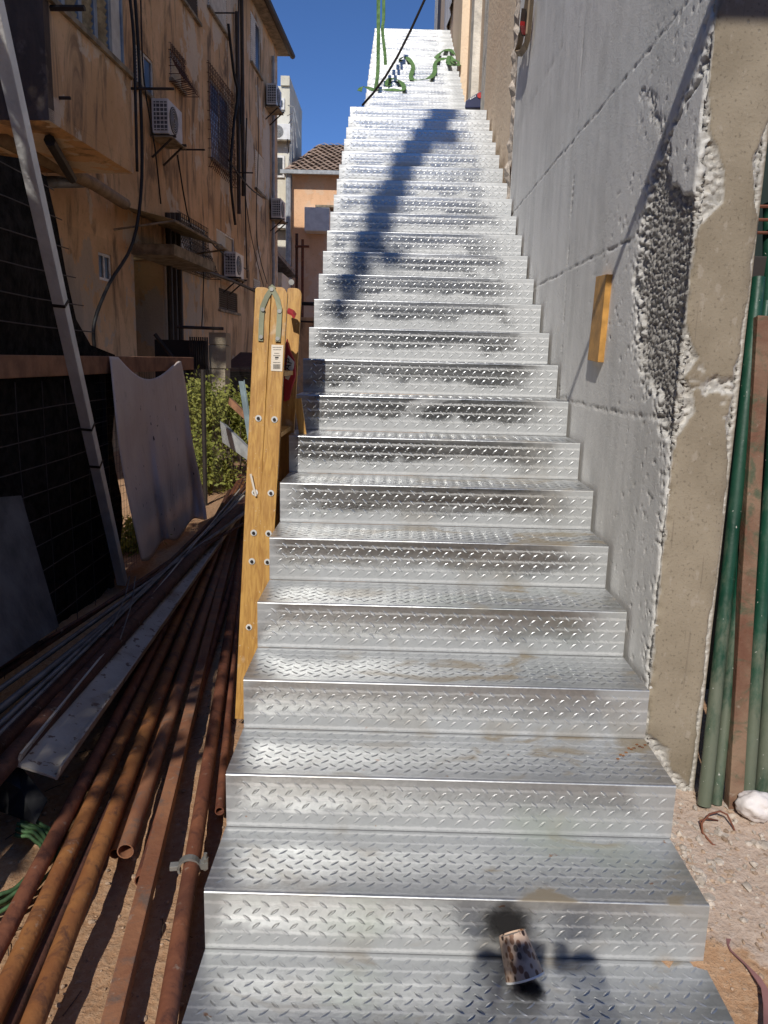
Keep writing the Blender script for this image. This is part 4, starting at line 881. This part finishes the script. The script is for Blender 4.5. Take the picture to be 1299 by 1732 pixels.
# pebbles and rubble
def stones(n, region, smin, smax, mt, name, seed):
    rg_ = random.Random(seed); q = MB(); bm = bmesh.new(); bmesh.ops.create_icosphere(bm, subdivisions=1, radius=1); bv = [v.co.copy() for v in bm.verts]; bf = [[v.index for v in f.verts] for f in bm.faces]; bm.free()
    for _ in range(n):
        x, y = region(rg_); s = smin+(smax-smin)*rg_.random()**3; z = gz(x, y)+s*.2
        sc = (rg_.uniform(.5, 1.4), rg_.uniform(.5, 1.4), rg_.uniform(.35, .8)); q.add([(x+v.x*s*sc[0]*rg_.uniform(.6, 1.25), y+v.y*s*sc[1]*rg_.uniform(.6, 1.25), z+v.z*s*sc[2]*rg_.uniform(.6, 1.2)) for v in bv], bf)
    return tag(q.build(name, M[mt]), kind='stuff')
tag(stones(1500, lambda r: (r.uniform(-1.6, -.45), r.uniform(-.5, 3)), .002, .012, 'pebble', 'pebbles', 3), 'small pebbles in the sand left of the steps', 'pebbles')
tag(stones(2200, lambda r: (r.uniform(.93, 1.8), r.uniform(-.6, .9)), .002, .012, 'pebble', 'pebbles', 4), 'small pebbles in the sand right of the steps', 'pebbles')
tag(stones(420, lambda r: (r.gauss(1.20, .16), r.gauss(.40, .18)), .002, .020, 'rubble', 'mortar_crumbs', 5), 'pale mortar crumbs spilled at the foot of the wall', 'rubble')
tag(stones(240, lambda r: (r.uniform(.93, 1.03), r.uniform(.25, .68)), .004, .018, 'rubble', 'mortar_crumbs', 6), 'crumbled concrete between the wall foot and the steps', 'rubble')

scr = MB(); rg_ = random.Random(91)
for _ in range(70):
    x, y = rg_.uniform(-1.7, -.5), rg_.uniform(-.4, 2.2); a = rg_.uniform(0, 3.1); l = rg_.uniform(.01, .05); z = gz(x, y)+.006
    scr.tube([(x-l*math.cos(a), y-l*math.sin(a), z), (x+.004, y, z+.004), (x+l*math.cos(a), y+l*math.sin(a), z)], rg_.uniform(.001, .0025), 4)
tag(scr.build('twigs', M['bark']), 'dry twigs and splinters scattered among the pipes', 'twigs', kind='stuff')
fl = MB()
for i in range(11):
    t = i/10; p = pZ(1045+46*t, 1284-22*math.sin(t*1.9)-3*math.sin(i*2.), RISE+.001); fl.obox(p+Vector((0, 0, .0015)), (.004, .001*(i % 3), 0), (-.001, .0025, 0), (0, 0, .001))
tag(fl.build('rust_flakes', M['rust1']), 'little curved trail of rust flakes on the third tread near the wall end', 'rust flakes')
# ------------------------------------------------------------------ ladder
ld = thing('step_ladder', 'folded varnished wooden step ladder standing left of the steps', 'ladder', (-.6, 1.5, -.25))
def stile(c_top, c_bot, w_, th, nm='stile'):
    A, B = Vector(c_top), Vector(c_bot); d = (A-B).normalized(); sx = Vector((1, 0, 0)); sx = (sx-d*sx.dot(d)).normalized(); sy_ = sx.cross(d)
    prof = [(-w_/2, 0), (w_/2, 0)]; L = (A-B).length; rr = w_*.42
    prof += [(w_/2, L-rr)] + [(w_/2-rr+rr*math.cos(a), L-rr+rr*math.sin(a)) for a in [math.pi/2*k/5 for k in range(1, 6)]] + [(-w_/2+rr*.4-rr*.4*math.cos(math.pi/2-a), L-rr*.4+rr*.4*math.sin(math.pi/2-a)) for a in [math.pi/2*k/3 for k in range(0, 3)]]+[(-w_/2, L-rr*.4)]
    q = MB(); n_ = len(prof)
    q.v = [tuple(B+sx*x+d*z+sy_*s*th/2) for s in (-1, 1) for x, z in prof]
    q.f = [tuple(range(n_)), tuple(range(n_, 2*n_))[::-1]] + [(i, (i+1) % n_, n_+(i+1) % n_, n_+i) for i in range(n_)]
    o = q.build(nm, M['wood'], ld, bevel=.003); return sx, sy_, d
def LP(x, y): t = (y-487)/(1180-487); return pY(x, y, 1.66-.24*t)
A1, B1 = LP(446, 487), LP(411, 1215); A2, B2 = LP(474, 489), LP(435, 1215)
off = Vector((.02, .37, .035))
for A, B in ((A1, B1), (A2, B2)):
    sx, sy_, dl = stile(A, B, .070, .026); stile(A+off, B+off, .070, .026)
NN = Vector((0, -1, 0))
for i, t in enumerate((.10, .24, .38, .52, .66, .80)):        # treads between the near and far stiles
    for A, B in ((A1, B1), (A2, B2)):
        c_ = B.lerp(A, t) + off/2; q = MB(); q.obox(c_, (0, off.y/2-.012, 0), sx*.028, Vector((0, 0, .010))); q.build('rung', M['wood'], ld)
def bolt(p, r=.0145):
    q = MB(); q.tube([p+Vector((0, -.0125, 0)), p+Vector((0, -.0165, 0))], r, 12); o = q.build('bolt', M['white_metal'], ld, smooth=False, auto=40)
    q = MB(); q.tube([p+Vector((0, -.016, 0)), p+Vector((0, -.022, 0))], r*.5, 8); q.build('nut', M['iron'], o)
for (x, y) in ((438, 707), (465, 709), (432, 832), (459, 833), (430, 900), (455, 901), (427, 948), (453, 949), (422, 1059)): bolt(LP(x, y))
# hinge plates
def plate(pts, w_):
    P = [LP(x, y)+Vector((0, -.0175, 0)) for x, y in pts]; q = MB()
    for i in range(len(P)-1):
        pass
    n_ = len(P); V = []
    for i in range(n_):
        t = (P[min(i+1, n_-1)]-P[max(i-1, 0)]).normalized(); s = t.cross(Vector((0, 1, 0))).normalized()*w_/2
        for yy_ in (-.0025, .0025): V += [P[i]-s+Vector((0, yy_, 0)), P[i]+s+Vector((0, yy_, 0))]
    q.v = [tuple(v) for v in V]
    for i in range(n_-1): a = i*4; q.f += [(a, a+1, a+5, a+4), (a+3, a+2, a+6, a+7), (a+1, a+3, a+7, a+5), (a+2, a, a+4, a+6)]
    q.f += [(1, 0, 2, 3), (n_*4-4, n_*4-3, n_*4-1, n_*4-2)]
    return q.build('hinge_plate', M['zincplate'], ld)
plate([(464, 484), (452, 503), (445, 520), (443, 545), (442, 577)], .022); o = plate([(459, 484), (470, 505), (474, 522), (473, 548), (471, 578)], .022); o.location.y -= .003
for (x, y) in ((461, 490), (446, 524), (474, 527), (443, 570), (471, 573)):
    p = LP(x, y)+Vector((0, -.022, 0)); q = MB(); q.tube([p, p+Vector((0, -.006, 0))], .009, 10); q.build('rivet', M['zinc'], ld)
# far hinge top and diagonal brace
q = MB(); p = LP(468, 478)+off*1.02; q.tube([p+Vector((0, -.02, 0)), p+Vector((0, -.03, 0))], .014, 10); q.build('rivet', M['zinc'], ld)
q = MB(); q.bar(LP(484, 690)+off*.8, LP(498, 800)+off*.9, .035, .02, (0, 1, 0)); q.build('brace', M['wood'], ld)
# sticker with print
st_ = MB(); Pq = [LP(460, 583), LP(480, 584), LP(478, 628), LP(459, 627)]; st_.v = [tuple(p+Vector((0, -.0142, 0))) for p in Pq]; st_.f = [(0, 3, 2, 1)]; so_ = st_.build('label_sticker', M['sticker'], ld)
inkq = MB()
def ink(x0, y0, x1, y1):
    P = [LP(x0, y0), LP(x1, y0), LP(x1, y1), LP(x0, y1)]; inkq.add([p+Vector((0, -.0152, 0)) for p in P], [(0, 3, 2, 1)])
for (x0, x1, y) in ((462, 477, 587), (463, 476, 591), (465, 473, 597), (463, 475, 601), (463, 475, 612.5), (466, 471, 607)):
    x = x0
    while x < x1: ww = random.uniform(.6, 1.6); ink(x, y, min(x+ww, x1), y+1.1); x += ww+.5
ink(466, 603.5, 472, 606)
x = 463
while x < 475: ww = random.choice((.4, .8)); ink(x, 616, x+ww, 624); x += ww+.5
inkq.build('print', M['ink'], so_)
# red pouch hanging on the ladder
rp = thing('red_pouch', 'red bag with grey lettered panel hanging behind the ladder stiles', 'bag', tuple(pY(493, 640, 1.95)))
Pq = [(485, 572), (489, 590), (498, 610), (500, 635), (494, 655), (489, 676), (480, 680), (478, 600)]
q = MB(); Pn = [pY(x, y, 1.93) for x, y in Pq]; n_ = len(Pn); q.v = [tuple(p) for p in Pn] + [(p.x, p.y+.04, p.z) for p in Pn]; q.f = [tuple(range(n_))[::-1], tuple(range(n_, 2*n_))] + [(i, (i+1) % n_, n_+(i+1) % n_, n_+i) for i in range(n_)]
q.build('pouch', M['redflag'], rp, bevel=.006)
q = MB(); Pn = [pY(x, y, 1.921) for x, y in ((487, 600), (498, 612), (497, 622), (488, 643), (482, 640))]; q.v = [tuple(p) for p in Pn]; q.f = [(4, 3, 2, 1, 0)]; pa = q.build('front_panel', M['shutter'], rp)
tc_ = bpy.data.curves.new('lettering', 'FONT'); tc_.body = 'AP'; tc_.size = .05; tc_.extrude = .0005; to = bpy.data.objects.new('lettering', tc_); COL.objects.link(to)
dg = bpy.context.evaluated_depsgraph_get(); me = bpy.data.meshes.new_from_object(to.evaluated_get(dg)); bpy.data.objects.remove(to)
mo = bpy.data.objects.new('lettering', me); COL.objects.link(mo); me.materials.append(M['ink'])
p = pY(490, 628, 1.918); mo.matrix_world = Matrix.Translation(p) @ Matrix.Rotation(rad(90), 4, 'X') @ Matrix.Rotation(rad(75), 4, 'Z'); mo.parent = rp; mo.matrix_parent_inverse = Matrix.Translation(-Vector(rp.location))
q = MB(); q.ribbon([pY(486, 525, 1.92), pY(495, 529, 1.92), pY(499, 535, 1.92)], [Vector((0, .03, .01))]*3, .01); q.build('handle', M['redflag'], rp)
q = MB(); q.tube([LP(426, 800)+Vector((0, -.03, 0)), LP(434, 838)+Vector((0, -.02, 0))], .005, 6); tag(q.build('wooden_peg', M['sticker']), 'thin pale stick resting on a bolt of the ladder', 'stick')

# ------------------------------------------------------------------ right side: green props and sheet
def prop(label, xb, yb, xt, yt, Yb, Yt, r, mt, seg=14):
    A, B = pY(xb, yb, Yb), pY(xt, yt, Yt); d = (B-A).normalized(); q = MB(); q.tube([A, B], r, seg, inner=.004)
    return tag(q.build('steel_prop', M[mt], auto=50), label, 'steel prop', 'steel props leaning behind the wall end')
prop('green steel prop closest to the wall end, dusty foot', 1191, 1362, 1283, 470, .60, .98, .0235, 'green')
prop('green steel prop second from the wall, touching the rusty one', 1212, 1360, 1297, 510, .61, 1.0, .0180, 'green')
q = MB(); A_, B_ = pY(1240, 1366, .60), pY(1289, 536, .92); q.bar(A_, B_, .050, .042, (0, 1, 0)); tag(q.build('steel_prop', M['rust_paint'], bevel=.004), 'rusty square prop with flaking paint between green props', 'steel prop', 'steel props leaning behind the wall end')
prop('green steel prop right of the rusty square one', 1264, 1345, 1318, 620, .66, .95, .024, 'green')
prop('green steel prop at the right edge of the picture, beside the white bag', 1290, 1342, 1345, 640, .67, .95, .028, 'green')
prop('green steel prop standing highest beside the honeycombed corner', 1296, 1300, 1303, 345, .85, 1.2, .026, 'green')
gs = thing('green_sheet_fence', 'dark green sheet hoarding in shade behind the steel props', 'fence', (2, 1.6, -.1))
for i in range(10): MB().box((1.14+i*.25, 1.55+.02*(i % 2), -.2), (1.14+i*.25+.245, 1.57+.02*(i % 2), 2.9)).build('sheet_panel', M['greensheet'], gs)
for i, (z) in enumerate((2.02, 1.98, 1.94)):
    q = MB(); q.tube([(1.13, 1.1+i*.03, z), (2.4, 1.0+i*.05, z+.01)], .006, 6); tag(q.build('rebar', M['rust2']), ['topmost', 'middle', 'lowest'][i]+' of three rusty rebars sticking out behind the wall corner', 'rebar', 'rebars behind the wall corner')
q = MB(); q.box((1.23, 1.15, 1.66), (1.5, 1.4, 1.86)); q.tube([(1.24, 1.12, 1.50), (1.7, 1.12, 1.58)], .05, 8); tag(q.build('black_fitting', M['iron'], bevel=.005), 'black metal fitting above the rusty prop at the right edge', 'fitting')
# white crumpled bag
bm = bmesh.new(); bmesh.ops.create_icosphere(bm, subdivisions=4, radius=1); c_ = pY(1279, 1362, .545)
from mathutils import noise as mn
for v in bm.verts:
    p = v.co.copy(); f = 1 + .22*mn.noise(p*1.6) + .16*abs(mn.noise(p*3.4+Vector((3, 1, 2)))) - .10*abs(mn.noise(p*6)); v.co = Vector((p.x*.062*f, p.y*.05*f, p.z*.048*f)) + c_
bme = MB(); bme.add([v.co for v in bm.verts], [[v.index for v in f.verts] for f in bm.faces]); bm.free()
tag(bme.build('crumpled_bag', M['bag'], smooth=True), 'crumpled pale pinkish plastic bag at the foot of the green props', 'bag')
# rusty wire loop
q = MB(); L_ = [(1232, 1440, .0), (1205, 1428, .02), (1188, 1408, .03), (1187, 1392, .05), (1200, 1377, .07), (1218, 1372, .08), (1230, 1378, .07), (1240, 1398, .04), (1246, 1417, .01)]
q.tube([pZ(x, y, -.12+z) for x, y, z in L_], .0035, 6); q.tube([pZ(x, y, -.12+z) for x, y, z in ((1186, 1402, .03), (1184, 1388, .05), (1196, 1384, .06), (1214, 1388, .04))], .003, 5)
tag(q.build('wire_loop', M['rust2'], smooth=True), 'bent rusty wire loop on pale rubble below the props', 'wire')
# flat strap
S_ = [(1302, 1440), (1290, 1446), (1282, 1462), (1268, 1500), (1250, 1545), (1232, 1585), (1231, 1598), (1236, 1608), (1262, 1632), (1282, 1655), (1293, 1672), (1297, 1700), (1298, 1760)]
P_ = [pZ(x, y, gz(1.15, .0)+.012) for x, y in S_]; wv = []
for i in range(len(P_)):
    t = (P_[min(i+1, len(P_)-1)]-P_[max(i-1, 0)]).normalized(); k_ = .3 if 6 <= i <= 8 else 1; wv.append(t.cross(Vector((0, 0, 1)))*.0085*k_)
tag(MB().ribbon(P_, wv, .003).build('flat_strap', M['strap']), 'dusty dark red strap snaking over the sand at the lower right', 'strap')
# ------------------------------------------------------------------ paper cup on the lowest tread
cupc = thing('paper_cup', 'scorched paper cup with coffee bean print lying on the lowest tread', 'cup', (.385, -.070, -.112), local=True)
q = MB(); seg = 28; prof = [(.047, -.052), (.0485, -.050), (.047, -.047), (.0335, .052), (.0325, .052), (.045, -.047)]
q.v = [(r*math.cos(2*math.pi*k/seg), r*math.sin(2*math.pi*k/seg), z) for r, z in prof for k in range(seg)]; q.f = [(i*seg+k, i*seg+(k+1) % seg, (i+1)*seg+(k+1) % seg, (i+1)*seg+k) for i in range(5) for k in range(seg)]
co = q.build('cup_wall', M['cup'], cupc, auto=50)
q = MB(); q.tube([(0, 0, .046), (0, 0, .048)], .033, 24); q.build('base', M['sticker'], cupc)
q = MB(); q.v = [(.0487*math.cos(2*math.pi*k/seg), .0487*math.sin(2*math.pi*k/seg), z) for z in (-.0525, -.0475) for k in range(seg)]; q.f = [(k, (k+1) % seg, seg+(k+1) % seg, seg+k) for k in range(seg)]; q.build('rim', M['white'], cupc, smooth=True)
cupc.rotation_euler = (rad(-34), rad(-20), 0); cupc.scale = (1.1, 1.1, 1.05)
sq = MB(); sq.add([(-.09, 0, -.09), (.09, 0, -.09), (.09, 0, .09), (-.09, 0, .09)], [(0, 1, 2, 3)]); so2 = sq.build('soot_stain', M['soot']); so2.scale = (1.25,)*3; so2.location = (.36, -.0025, -.075); tag(so2, 'black soot stain on the riser behind the paper cup', 'stain')
sq = MB(); sq.add([(-.07, 0, -.07), (.07, 0, -.07), (.07, 0, .07), (-.07, 0, .07)], [(0, 1, 2, 3)]); so2 = sq.build('soot_stain', M['soot']); so2.location = (.415, -.115, -.1775); so2.rotation_euler = (rad(-90), 0, 0); so2.scale = (.7,)*3; tag(so2, 'black soot stain on the tread under the paper cup', 'stain')

# ------------------------------------------------------------------ slings, cable, box on the upper steps
UPn = (0, -RISE, RUN); UPq = (0, UY0, UZ0)
def onup(x, y, h=.04):
    nn_ = Vector(UPn).normalized(); q = Vector(UPq)+nn_*h; return pP(x, y, tuple(q), UPn)
def smooth_pts(P, k=5):
    out = []
    for i in range(len(P)-1):
        a_, b_ = P[i], P[i+1]; pm_ = P[max(i-1, 0)]; pn = P[min(i+2, len(P)-1)]
        for j in range(k):
            t = j/k; out.append(.5*((2*a_) + (b_-pm_)*t + (2*pm_-5*a_+4*b_-pn)*t*t + (3*a_-pm_-3*b_+pn)*t**3))
    return out+[P[-1]]
def sling(name, label, px_, h=.04, w_=.033, wdir=(0, .5, .85), wob=.5):
    P = smooth_pts([onup(x, y, h*.3+.012*math.sin(i*1.7)) for i, (x, y) in enumerate(px_)]); n_ = len(P); wv = []
    for i in range(n_):
        t = (P[min(i+1, n_-1)]-P[max(i-1, 0)]).normalized(); nrm_ = Vector(UPn).normalized(); s = t.cross(nrm_).normalized(); tw = .7*math.sin(i*.45+len(px_))*wob
        wv.append((s*math.cos(tw)+nrm_*math.sin(tw))*w_)
    return tag(MB().ribbon(P, wv, .006).build(name, M['sling'], smooth=False), label, 'sling', 'green lifting slings on the upper steps')
sling('lifting_sling', 'green sling lying in a wide U shape across the upper steps', [(676, 100), (684, 96), (693, 102), (699, 113), (695, 128), (698, 134), (712, 135), (728, 131), (735, 122), (736, 108), (742, 102), (756, 99), (768, 108)])
sling('lifting_sling', 'short green sling end curling above the U shaped one', [(737, 99), (744, 90), (752, 86), (762, 85), (768, 92)], .05)
sling('lifting_sling', 'dark green looped sling eye against the building at the right', [(757, 105), (760, 95), (766, 101), (777, 106), (774, 111), (762, 110), (757, 105)], .06)
sling('lifting_sling', 'green sling coiled at the left edge of the upper steps', [(608, 154), (612, 147), (624, 149), (634, 153), (642, 152), (664, 152), (682, 152), (681, 142), (671, 134), (660, 134), (654, 142), (660, 145)], .06)
sv = thing('hanging_sling', 'pair of green slings hanging down from above onto the upper steps', 'sling', tuple(onup(640, 145, .05)))
Yt = onup(640, 145, .05).y
q = MB(); P_ = smooth_pts([pY(x, y, Yt) for x, y in ((635, 152), (639, 120), (640, 60), (640, 0), (641, -260))]); q.ribbon(P_, [Vector((.026, .01*math.sin(i*.9), 0)) for i in range(len(P_))], .006); q.build('strap', M['sling'], sv)
q = MB(); P_ = smooth_pts([pY(x, y, Yt-.05) for x, y in ((652, 110), (651, 90), (647, 50), (649, 0), (642, -260))]); q.ribbon(P_, [Vector((.022, .012*math.sin(i*.8), 0)) for i in range(len(P_))], .006); q.build('strap', M['sling'], sv)
q = MB(); a_, b_ = pY(613, 178, 8.1), pY(718, 0, 7.2); d = (b_-a_); P_ = [a_+d*t+Vector((0, 0, -.12*math.sin(math.pi*min(1, t)))) for t in np.linspace(0, 2.6, 14)]; q.tube(P_, .014, 6); tag(q.build('steel_cable', M['iron'], smooth=True), 'dark cable rising diagonally from the landing into the sky', 'cable')
# navy box
by = UY0-.25; a_, b_ = pY(787, 181, by), pY(828, 152, by)
nb = thing('navy_case', 'navy blue tool case with round red emblem on the landing at right', 'case', (a_.x, by, 22*RISE))
x0_, x1_ = pY(786, 178, by).x, pY(829, 178, by).x; z0_ = 22*RISE+.002
Z_ = lambda px_, py_: pY(px_, py_, by).z
P_ = [Vector((x0_, by, Z_(787, 182))), Vector((x1_, by, Z_(829, 182))), Vector((x1_, by, Z_(829, 158))), Vector((pY(818, 150, by).x, by, Z_(818, 150))), Vector((x0_+.01, by, Z_(787, 170)))]
q = MB(); q.v = [tuple(p) for p in P_] + [(p.x+.05, p.y+.22, p.z) for p in P_]; n_ = 5; q.f = [tuple(range(n_)), tuple(range(n_, 2*n_))[::-1]] + [(i, (i+1) % n_, n_+(i+1) % n_, n_+i) for i in range(n_)]; q.build('shell', M['navy'], nb, bevel=.008)
q = MB(); c_ = pY(811.5, 161.5, by); q.tube([c_+Vector((0, -.003, 0)), c_+Vector((0, -.010, 0))], .032, 20); q.build('red_emblem', M['red'], nb)
q = MB()
for i in range(4): p = pY(796+i*2.6, 167.3-i*1.5, by-.006); q.obox(p, (.006, 0, .003), (0, .001, 0), (0, 0, .008))
q.build('white_marks', M['white'], nb)

# ------------------------------------------------------------------ behind the camera: trees, boom and rail added for their shadows, photographer, houses
def tree(label, x, y, h, cr, crz, n_, size, seed, clumps=22, extra=None, gap=.55):
    t = thing('tree', label, 'tree', (x, y, gz(x, y))); q = MB(); g0 = gz(x, y)
    q.tube([(x, y, g0-.1), (x+.1, y, g0+h*.35), (x, y+.1, g0+h*.7), (x, y, h)], [.16, .13, .09, .03], 8)
    rg_ = random.Random(seed)
    for i in range(8):
        a = i*.8; zz_ = h*(.45+.05*i); q.tube([(x, y, zz_), (x+cr*.4*math.cos(a), y+cr*.4*math.sin(a), zz_+h*.1), (x+cr*.85*math.cos(a), y+cr*.85*math.sin(a), zz_+h*.22)], [.05, .035, .012], 6)
    q.build('trunk', M['bark'], t); c = MB(); leaves(c, n_, (x, y, h), (cr, cr, crz), size, seed=seed, clumps=clumps, gap=gap)
    if extra: 
        for e_ in extra: leaves(c, *e_)
    c.build('crown', M['leaf2'], t); return t
tree('tree behind the photographer at left whose leaves dapple the pipes', -3.1, -3.2, 4.3, .8, .8, 1500, .085, 5, gap=.5,
     extra=[(420, (-2.15, -2.9, 3.4), (.42, .6, .4), .075, .3, 20, 14, .7), (1500, (-2.12, -1.9, 3.3), (.40, .65, .4), .08, .3, 21, 16, .7), (2800, (-2.14, -.8, 3.3), (.42, .75, .4), .08, .3, 22, 18, .8), (1500, (-2.35, .35, 3.35), (.38, .75, .35), .08, .3, 23, 18, .8), (2400, (-2.75, .6, 3.4), (.5, .8, .35), .08, .3, 24, 18, .8), (1500, (-2.6, -1.2, 3.5), (.45, .8, .35), .08, .3, 25, 18, .8)])
tree('unseen tall tree added at the left to shade the balcony end', -6.0, .2, 10.2, 1.7, 1.6, 6000, .16, 31, gap=.7)  # put in out of view so its crown keeps sun off the balcony
tree('tall tree further back on the left behind the photographer', -6, -11, 5.2, 2.2, 2.0, 3500, .2, 6)
tree('broad tree further back on the right behind the photographer', 5, -11.5, 4.8, 2.6, 2.0, 3500, .2, 8)
for i, (x, y, sx_, sy2, h, mt, lb) in enumerate(((-8.5, -17, 14, 6, 7.8, 'render_grey', 'dark apartment house across the street behind the photographer, on the left'), (7.5, -16.5, 17, 6, 8.2, 'stone_dark', 'grey apartment house across the street behind the photographer, on the right'))):
    hh = thing('house', lb, 'building', (x, y, 0)); MB().box((x-sx_/2, y-sy2/2, -.3), (x+sx_/2, y+sy2/2, h)).build('wall', M[mt], hh)
    for r_ in range(3):
        for c2 in range(4): MB().box((x-sx_/2+1.5+c2*3.2, y+sy2/2, .8+r_*2.5), (x-sx_/2+3.0+c2*3.2, y+sy2/2+.03, 2.2+r_*2.5)).build('window', M['glass'], hh)
hb = thing('street_hedge', 'clipped dark hedge along the street behind the photographer', 'hedge', (0, -9, 0)); q = MB()
for k in range(9): leaves(q, 1500, (-9+k*2.4, -9+.3*math.sin(k), 1.5), (1.5, .7, 1.6), .13, seed=60+k, gap=.8)
q.build('foliage', M['leaf2'], hb)
# the photographer, standing at the foot of the stairs with a phone held up in both hands
pp = thing('person', 'person in dark clothes holding up a phone in both hands below the steps', 'person', (.12, -2.32, -.24))
def skin(name, V, E, R, mt, sub=2):
    me = bpy.data.meshes.new(name); b_ = BASE[pp.name]; me.from_pydata([tuple(Vector(v)-b_) for v in V], E, []); o = bpy.data.objects.new(name, me); COL.objects.link(o); o.parent = pp; me.materials.append(mt)
    sk = o.modifiers.new('skin', 'SKIN'); sk.use_smooth_shade = True
    lay = me.skin_vertices[0].data
    for i, r_ in enumerate(R): lay[i].radius = r_ if isinstance(r_, tuple) else (r_, r_)
    lay[0].use_root = True; o.modifiers.new('sub', 'SUBSURF').levels = sub; o.modifiers['sub'].render_levels = sub; return o
px0, py0, g0 = .0, -2.38, -.24
V = [(px0, py0, g0+.95), (px0, py0+.01, g0+1.15), (px0, py0, g0+1.36), (px0, py0, g0+1.47), (px0, py0+.02, g0+1.60), (px0, py0+.02, g0+1.70),
     (px0-.19, py0, g0+1.40), (px0-.27, py0+.12, g0+1.26), (px0-.15, py0+.40, g0+1.62), (px0-.120, py0+.44, g0+1.745),
     (px0+.19, py0, g0+1.40), (px0+.27, py0+.12, g0+1.26), (px0+.15, py0+.40, g0+1.62), (px0+.115, py0+.44, g0+1.745),
     (px0-.10, py0, g0+.88), (px0-.12, py0+.02, g0+.48), (px0-.13, py0-.02, g0+.08), (px0-.13, py0+.16, g0+.04),
     (px0+.10, py0, g0+.88), (px0+.12, py0+.02, g0+.48), (px0+.13, py0-.02, g0+.08), (px0+.13, py0+.16, g0+.04)]
E_ = [(0, 1), (1, 2), (2, 3), (3, 4), (4, 5), (2, 6), (6, 7), (7, 8), (8, 9), (2, 10), (10, 11), (11, 12), (12, 13), (0, 14), (14, 15), (15, 16), (16, 17), (0, 18), (18, 19), (19, 20), (20, 21)]
R_ = [(.15, .11), (.14, .10), (.17, .11), (.055, .055), (.085, .10), (.07, .085), (.07, .07), (.048, .048), (.05, .055), (.055, .055), (.07, .07), (.048, .048), (.05, .055), (.055, .055), (.09, .09), (.065, .065), (.045, .05), (.04, .035), (.09, .09), (.065, .065), (.045, .05), (.04, .035)]
M['shirt'] = simple('dark_clothes', (.03, .035, .05), .85); M['skin'] = simple('skin', (.42, .25, .17), .55, var=.08)
skin('body', V, E_, R_, M['shirt'])
for sg, xx in ((-1, px0-.075), (1, px0+.07)):
    for f_ in range(4):
        b_ = Vector((xx, py0+.44, g0+1.70+.02*(f_-1.5))); skin('finger', [b_, b_+Vector((sg*-.0+.02*sg, .02, .006)), b_+Vector((.0, .038, .01)), b_+Vector((-.02*sg, .036, .012))], [(0, 1), (1, 2), (2, 3)], [.010, .009, .0085, .007], M['skin'], 1)
    b_ = Vector((xx, py0+.435, g0+1.68)); skin('thumb', [b_, b_+Vector((-.015*sg, -.012, .03)), b_+Vector((-.03*sg, -.008, .045))], [(0, 1), (1, 2)], [.012, .0105, .009], M['skin'], 1)
MB().box((CAM[0]-.048, CAM[1]-.020, CAM[2]-.125), (CAM[0]+.040, CAM[1]-.011, CAM[2]+.035)).build('phone', M['black'], bevel=.003)
ph = bpy.data.objects['phone']; tag(ph, 'black phone held upright in both hands of the photographer', 'phone')
# unseen boom added overhead to cast the dark band of shadow up the stairs
def shp(x, y, n_, t): 
    P = pP(x, y, (0, (n_-1)*RUN, 0), (0, 1, 0)); return P + SUN*t
bo = thing('shadow_boom', 'unseen crane boom added overhead to cast the shadow band on the stairs', 'crane', (-2.3, -7, 8.5))
K = [shp(575, 530, 11, 12), shp(590, 480, 12, 12), shp(625, 410, 14, 12), shp(690, 270, 19, 12), shp(750, 190, 23, 12)]
for i in range(4):
    q = MB(); a_, b_ = K[i], K[i+1]; q.bar(a_-(b_-a_)*.12, b_+(b_-a_)*.12, .10+.06*i, .10+.07*i); q.build('boom_section', M['galv_dark'], bo)
for i, (t, w1, w2) in enumerate(((.2, .3, .3), (.45, .3, .5), (.8, .4, .5))):
    p = K[0].lerp(K[4], t) + Vector((.16*(-1)**i, 0, 0)); q = MB(); q.obox(p, (w1*.28, 0, 0), (0, w2*.35, .05), (0, -.04, .12)); q.build('shadow_bulge', M['iron'], bo, bevel=.03)  # lumps added to make the outline of the boom shadow irregular
# cable whose shadow crosses the wall
a_ = pX(960, 680, WX)+SUN*2.7; b_ = pX(1205, 0, WX)+SUN*2.0; d = b_-a_
q = MB(); q.tube([a_-d*.05, a_, b_, b_+d*1.2], .021, 6); tag(q.build('overhead_cable', M['black']), 'black cable passing overhead behind the photographer', 'cable')
p = pY(1255, 10, WY)+SUN*3.2; q = MB(); q.tube([p+Vector((-.22, 0, 0)), p+Vector((1.4, 0, 0))], .033, 8); tag(q.build('shadow_rail', M['rust2']), 'horizontal rail added unseen overhead at right to shadow the wall end', 'pipe')  # rail added out of view, casting the shadow bar on the wall end
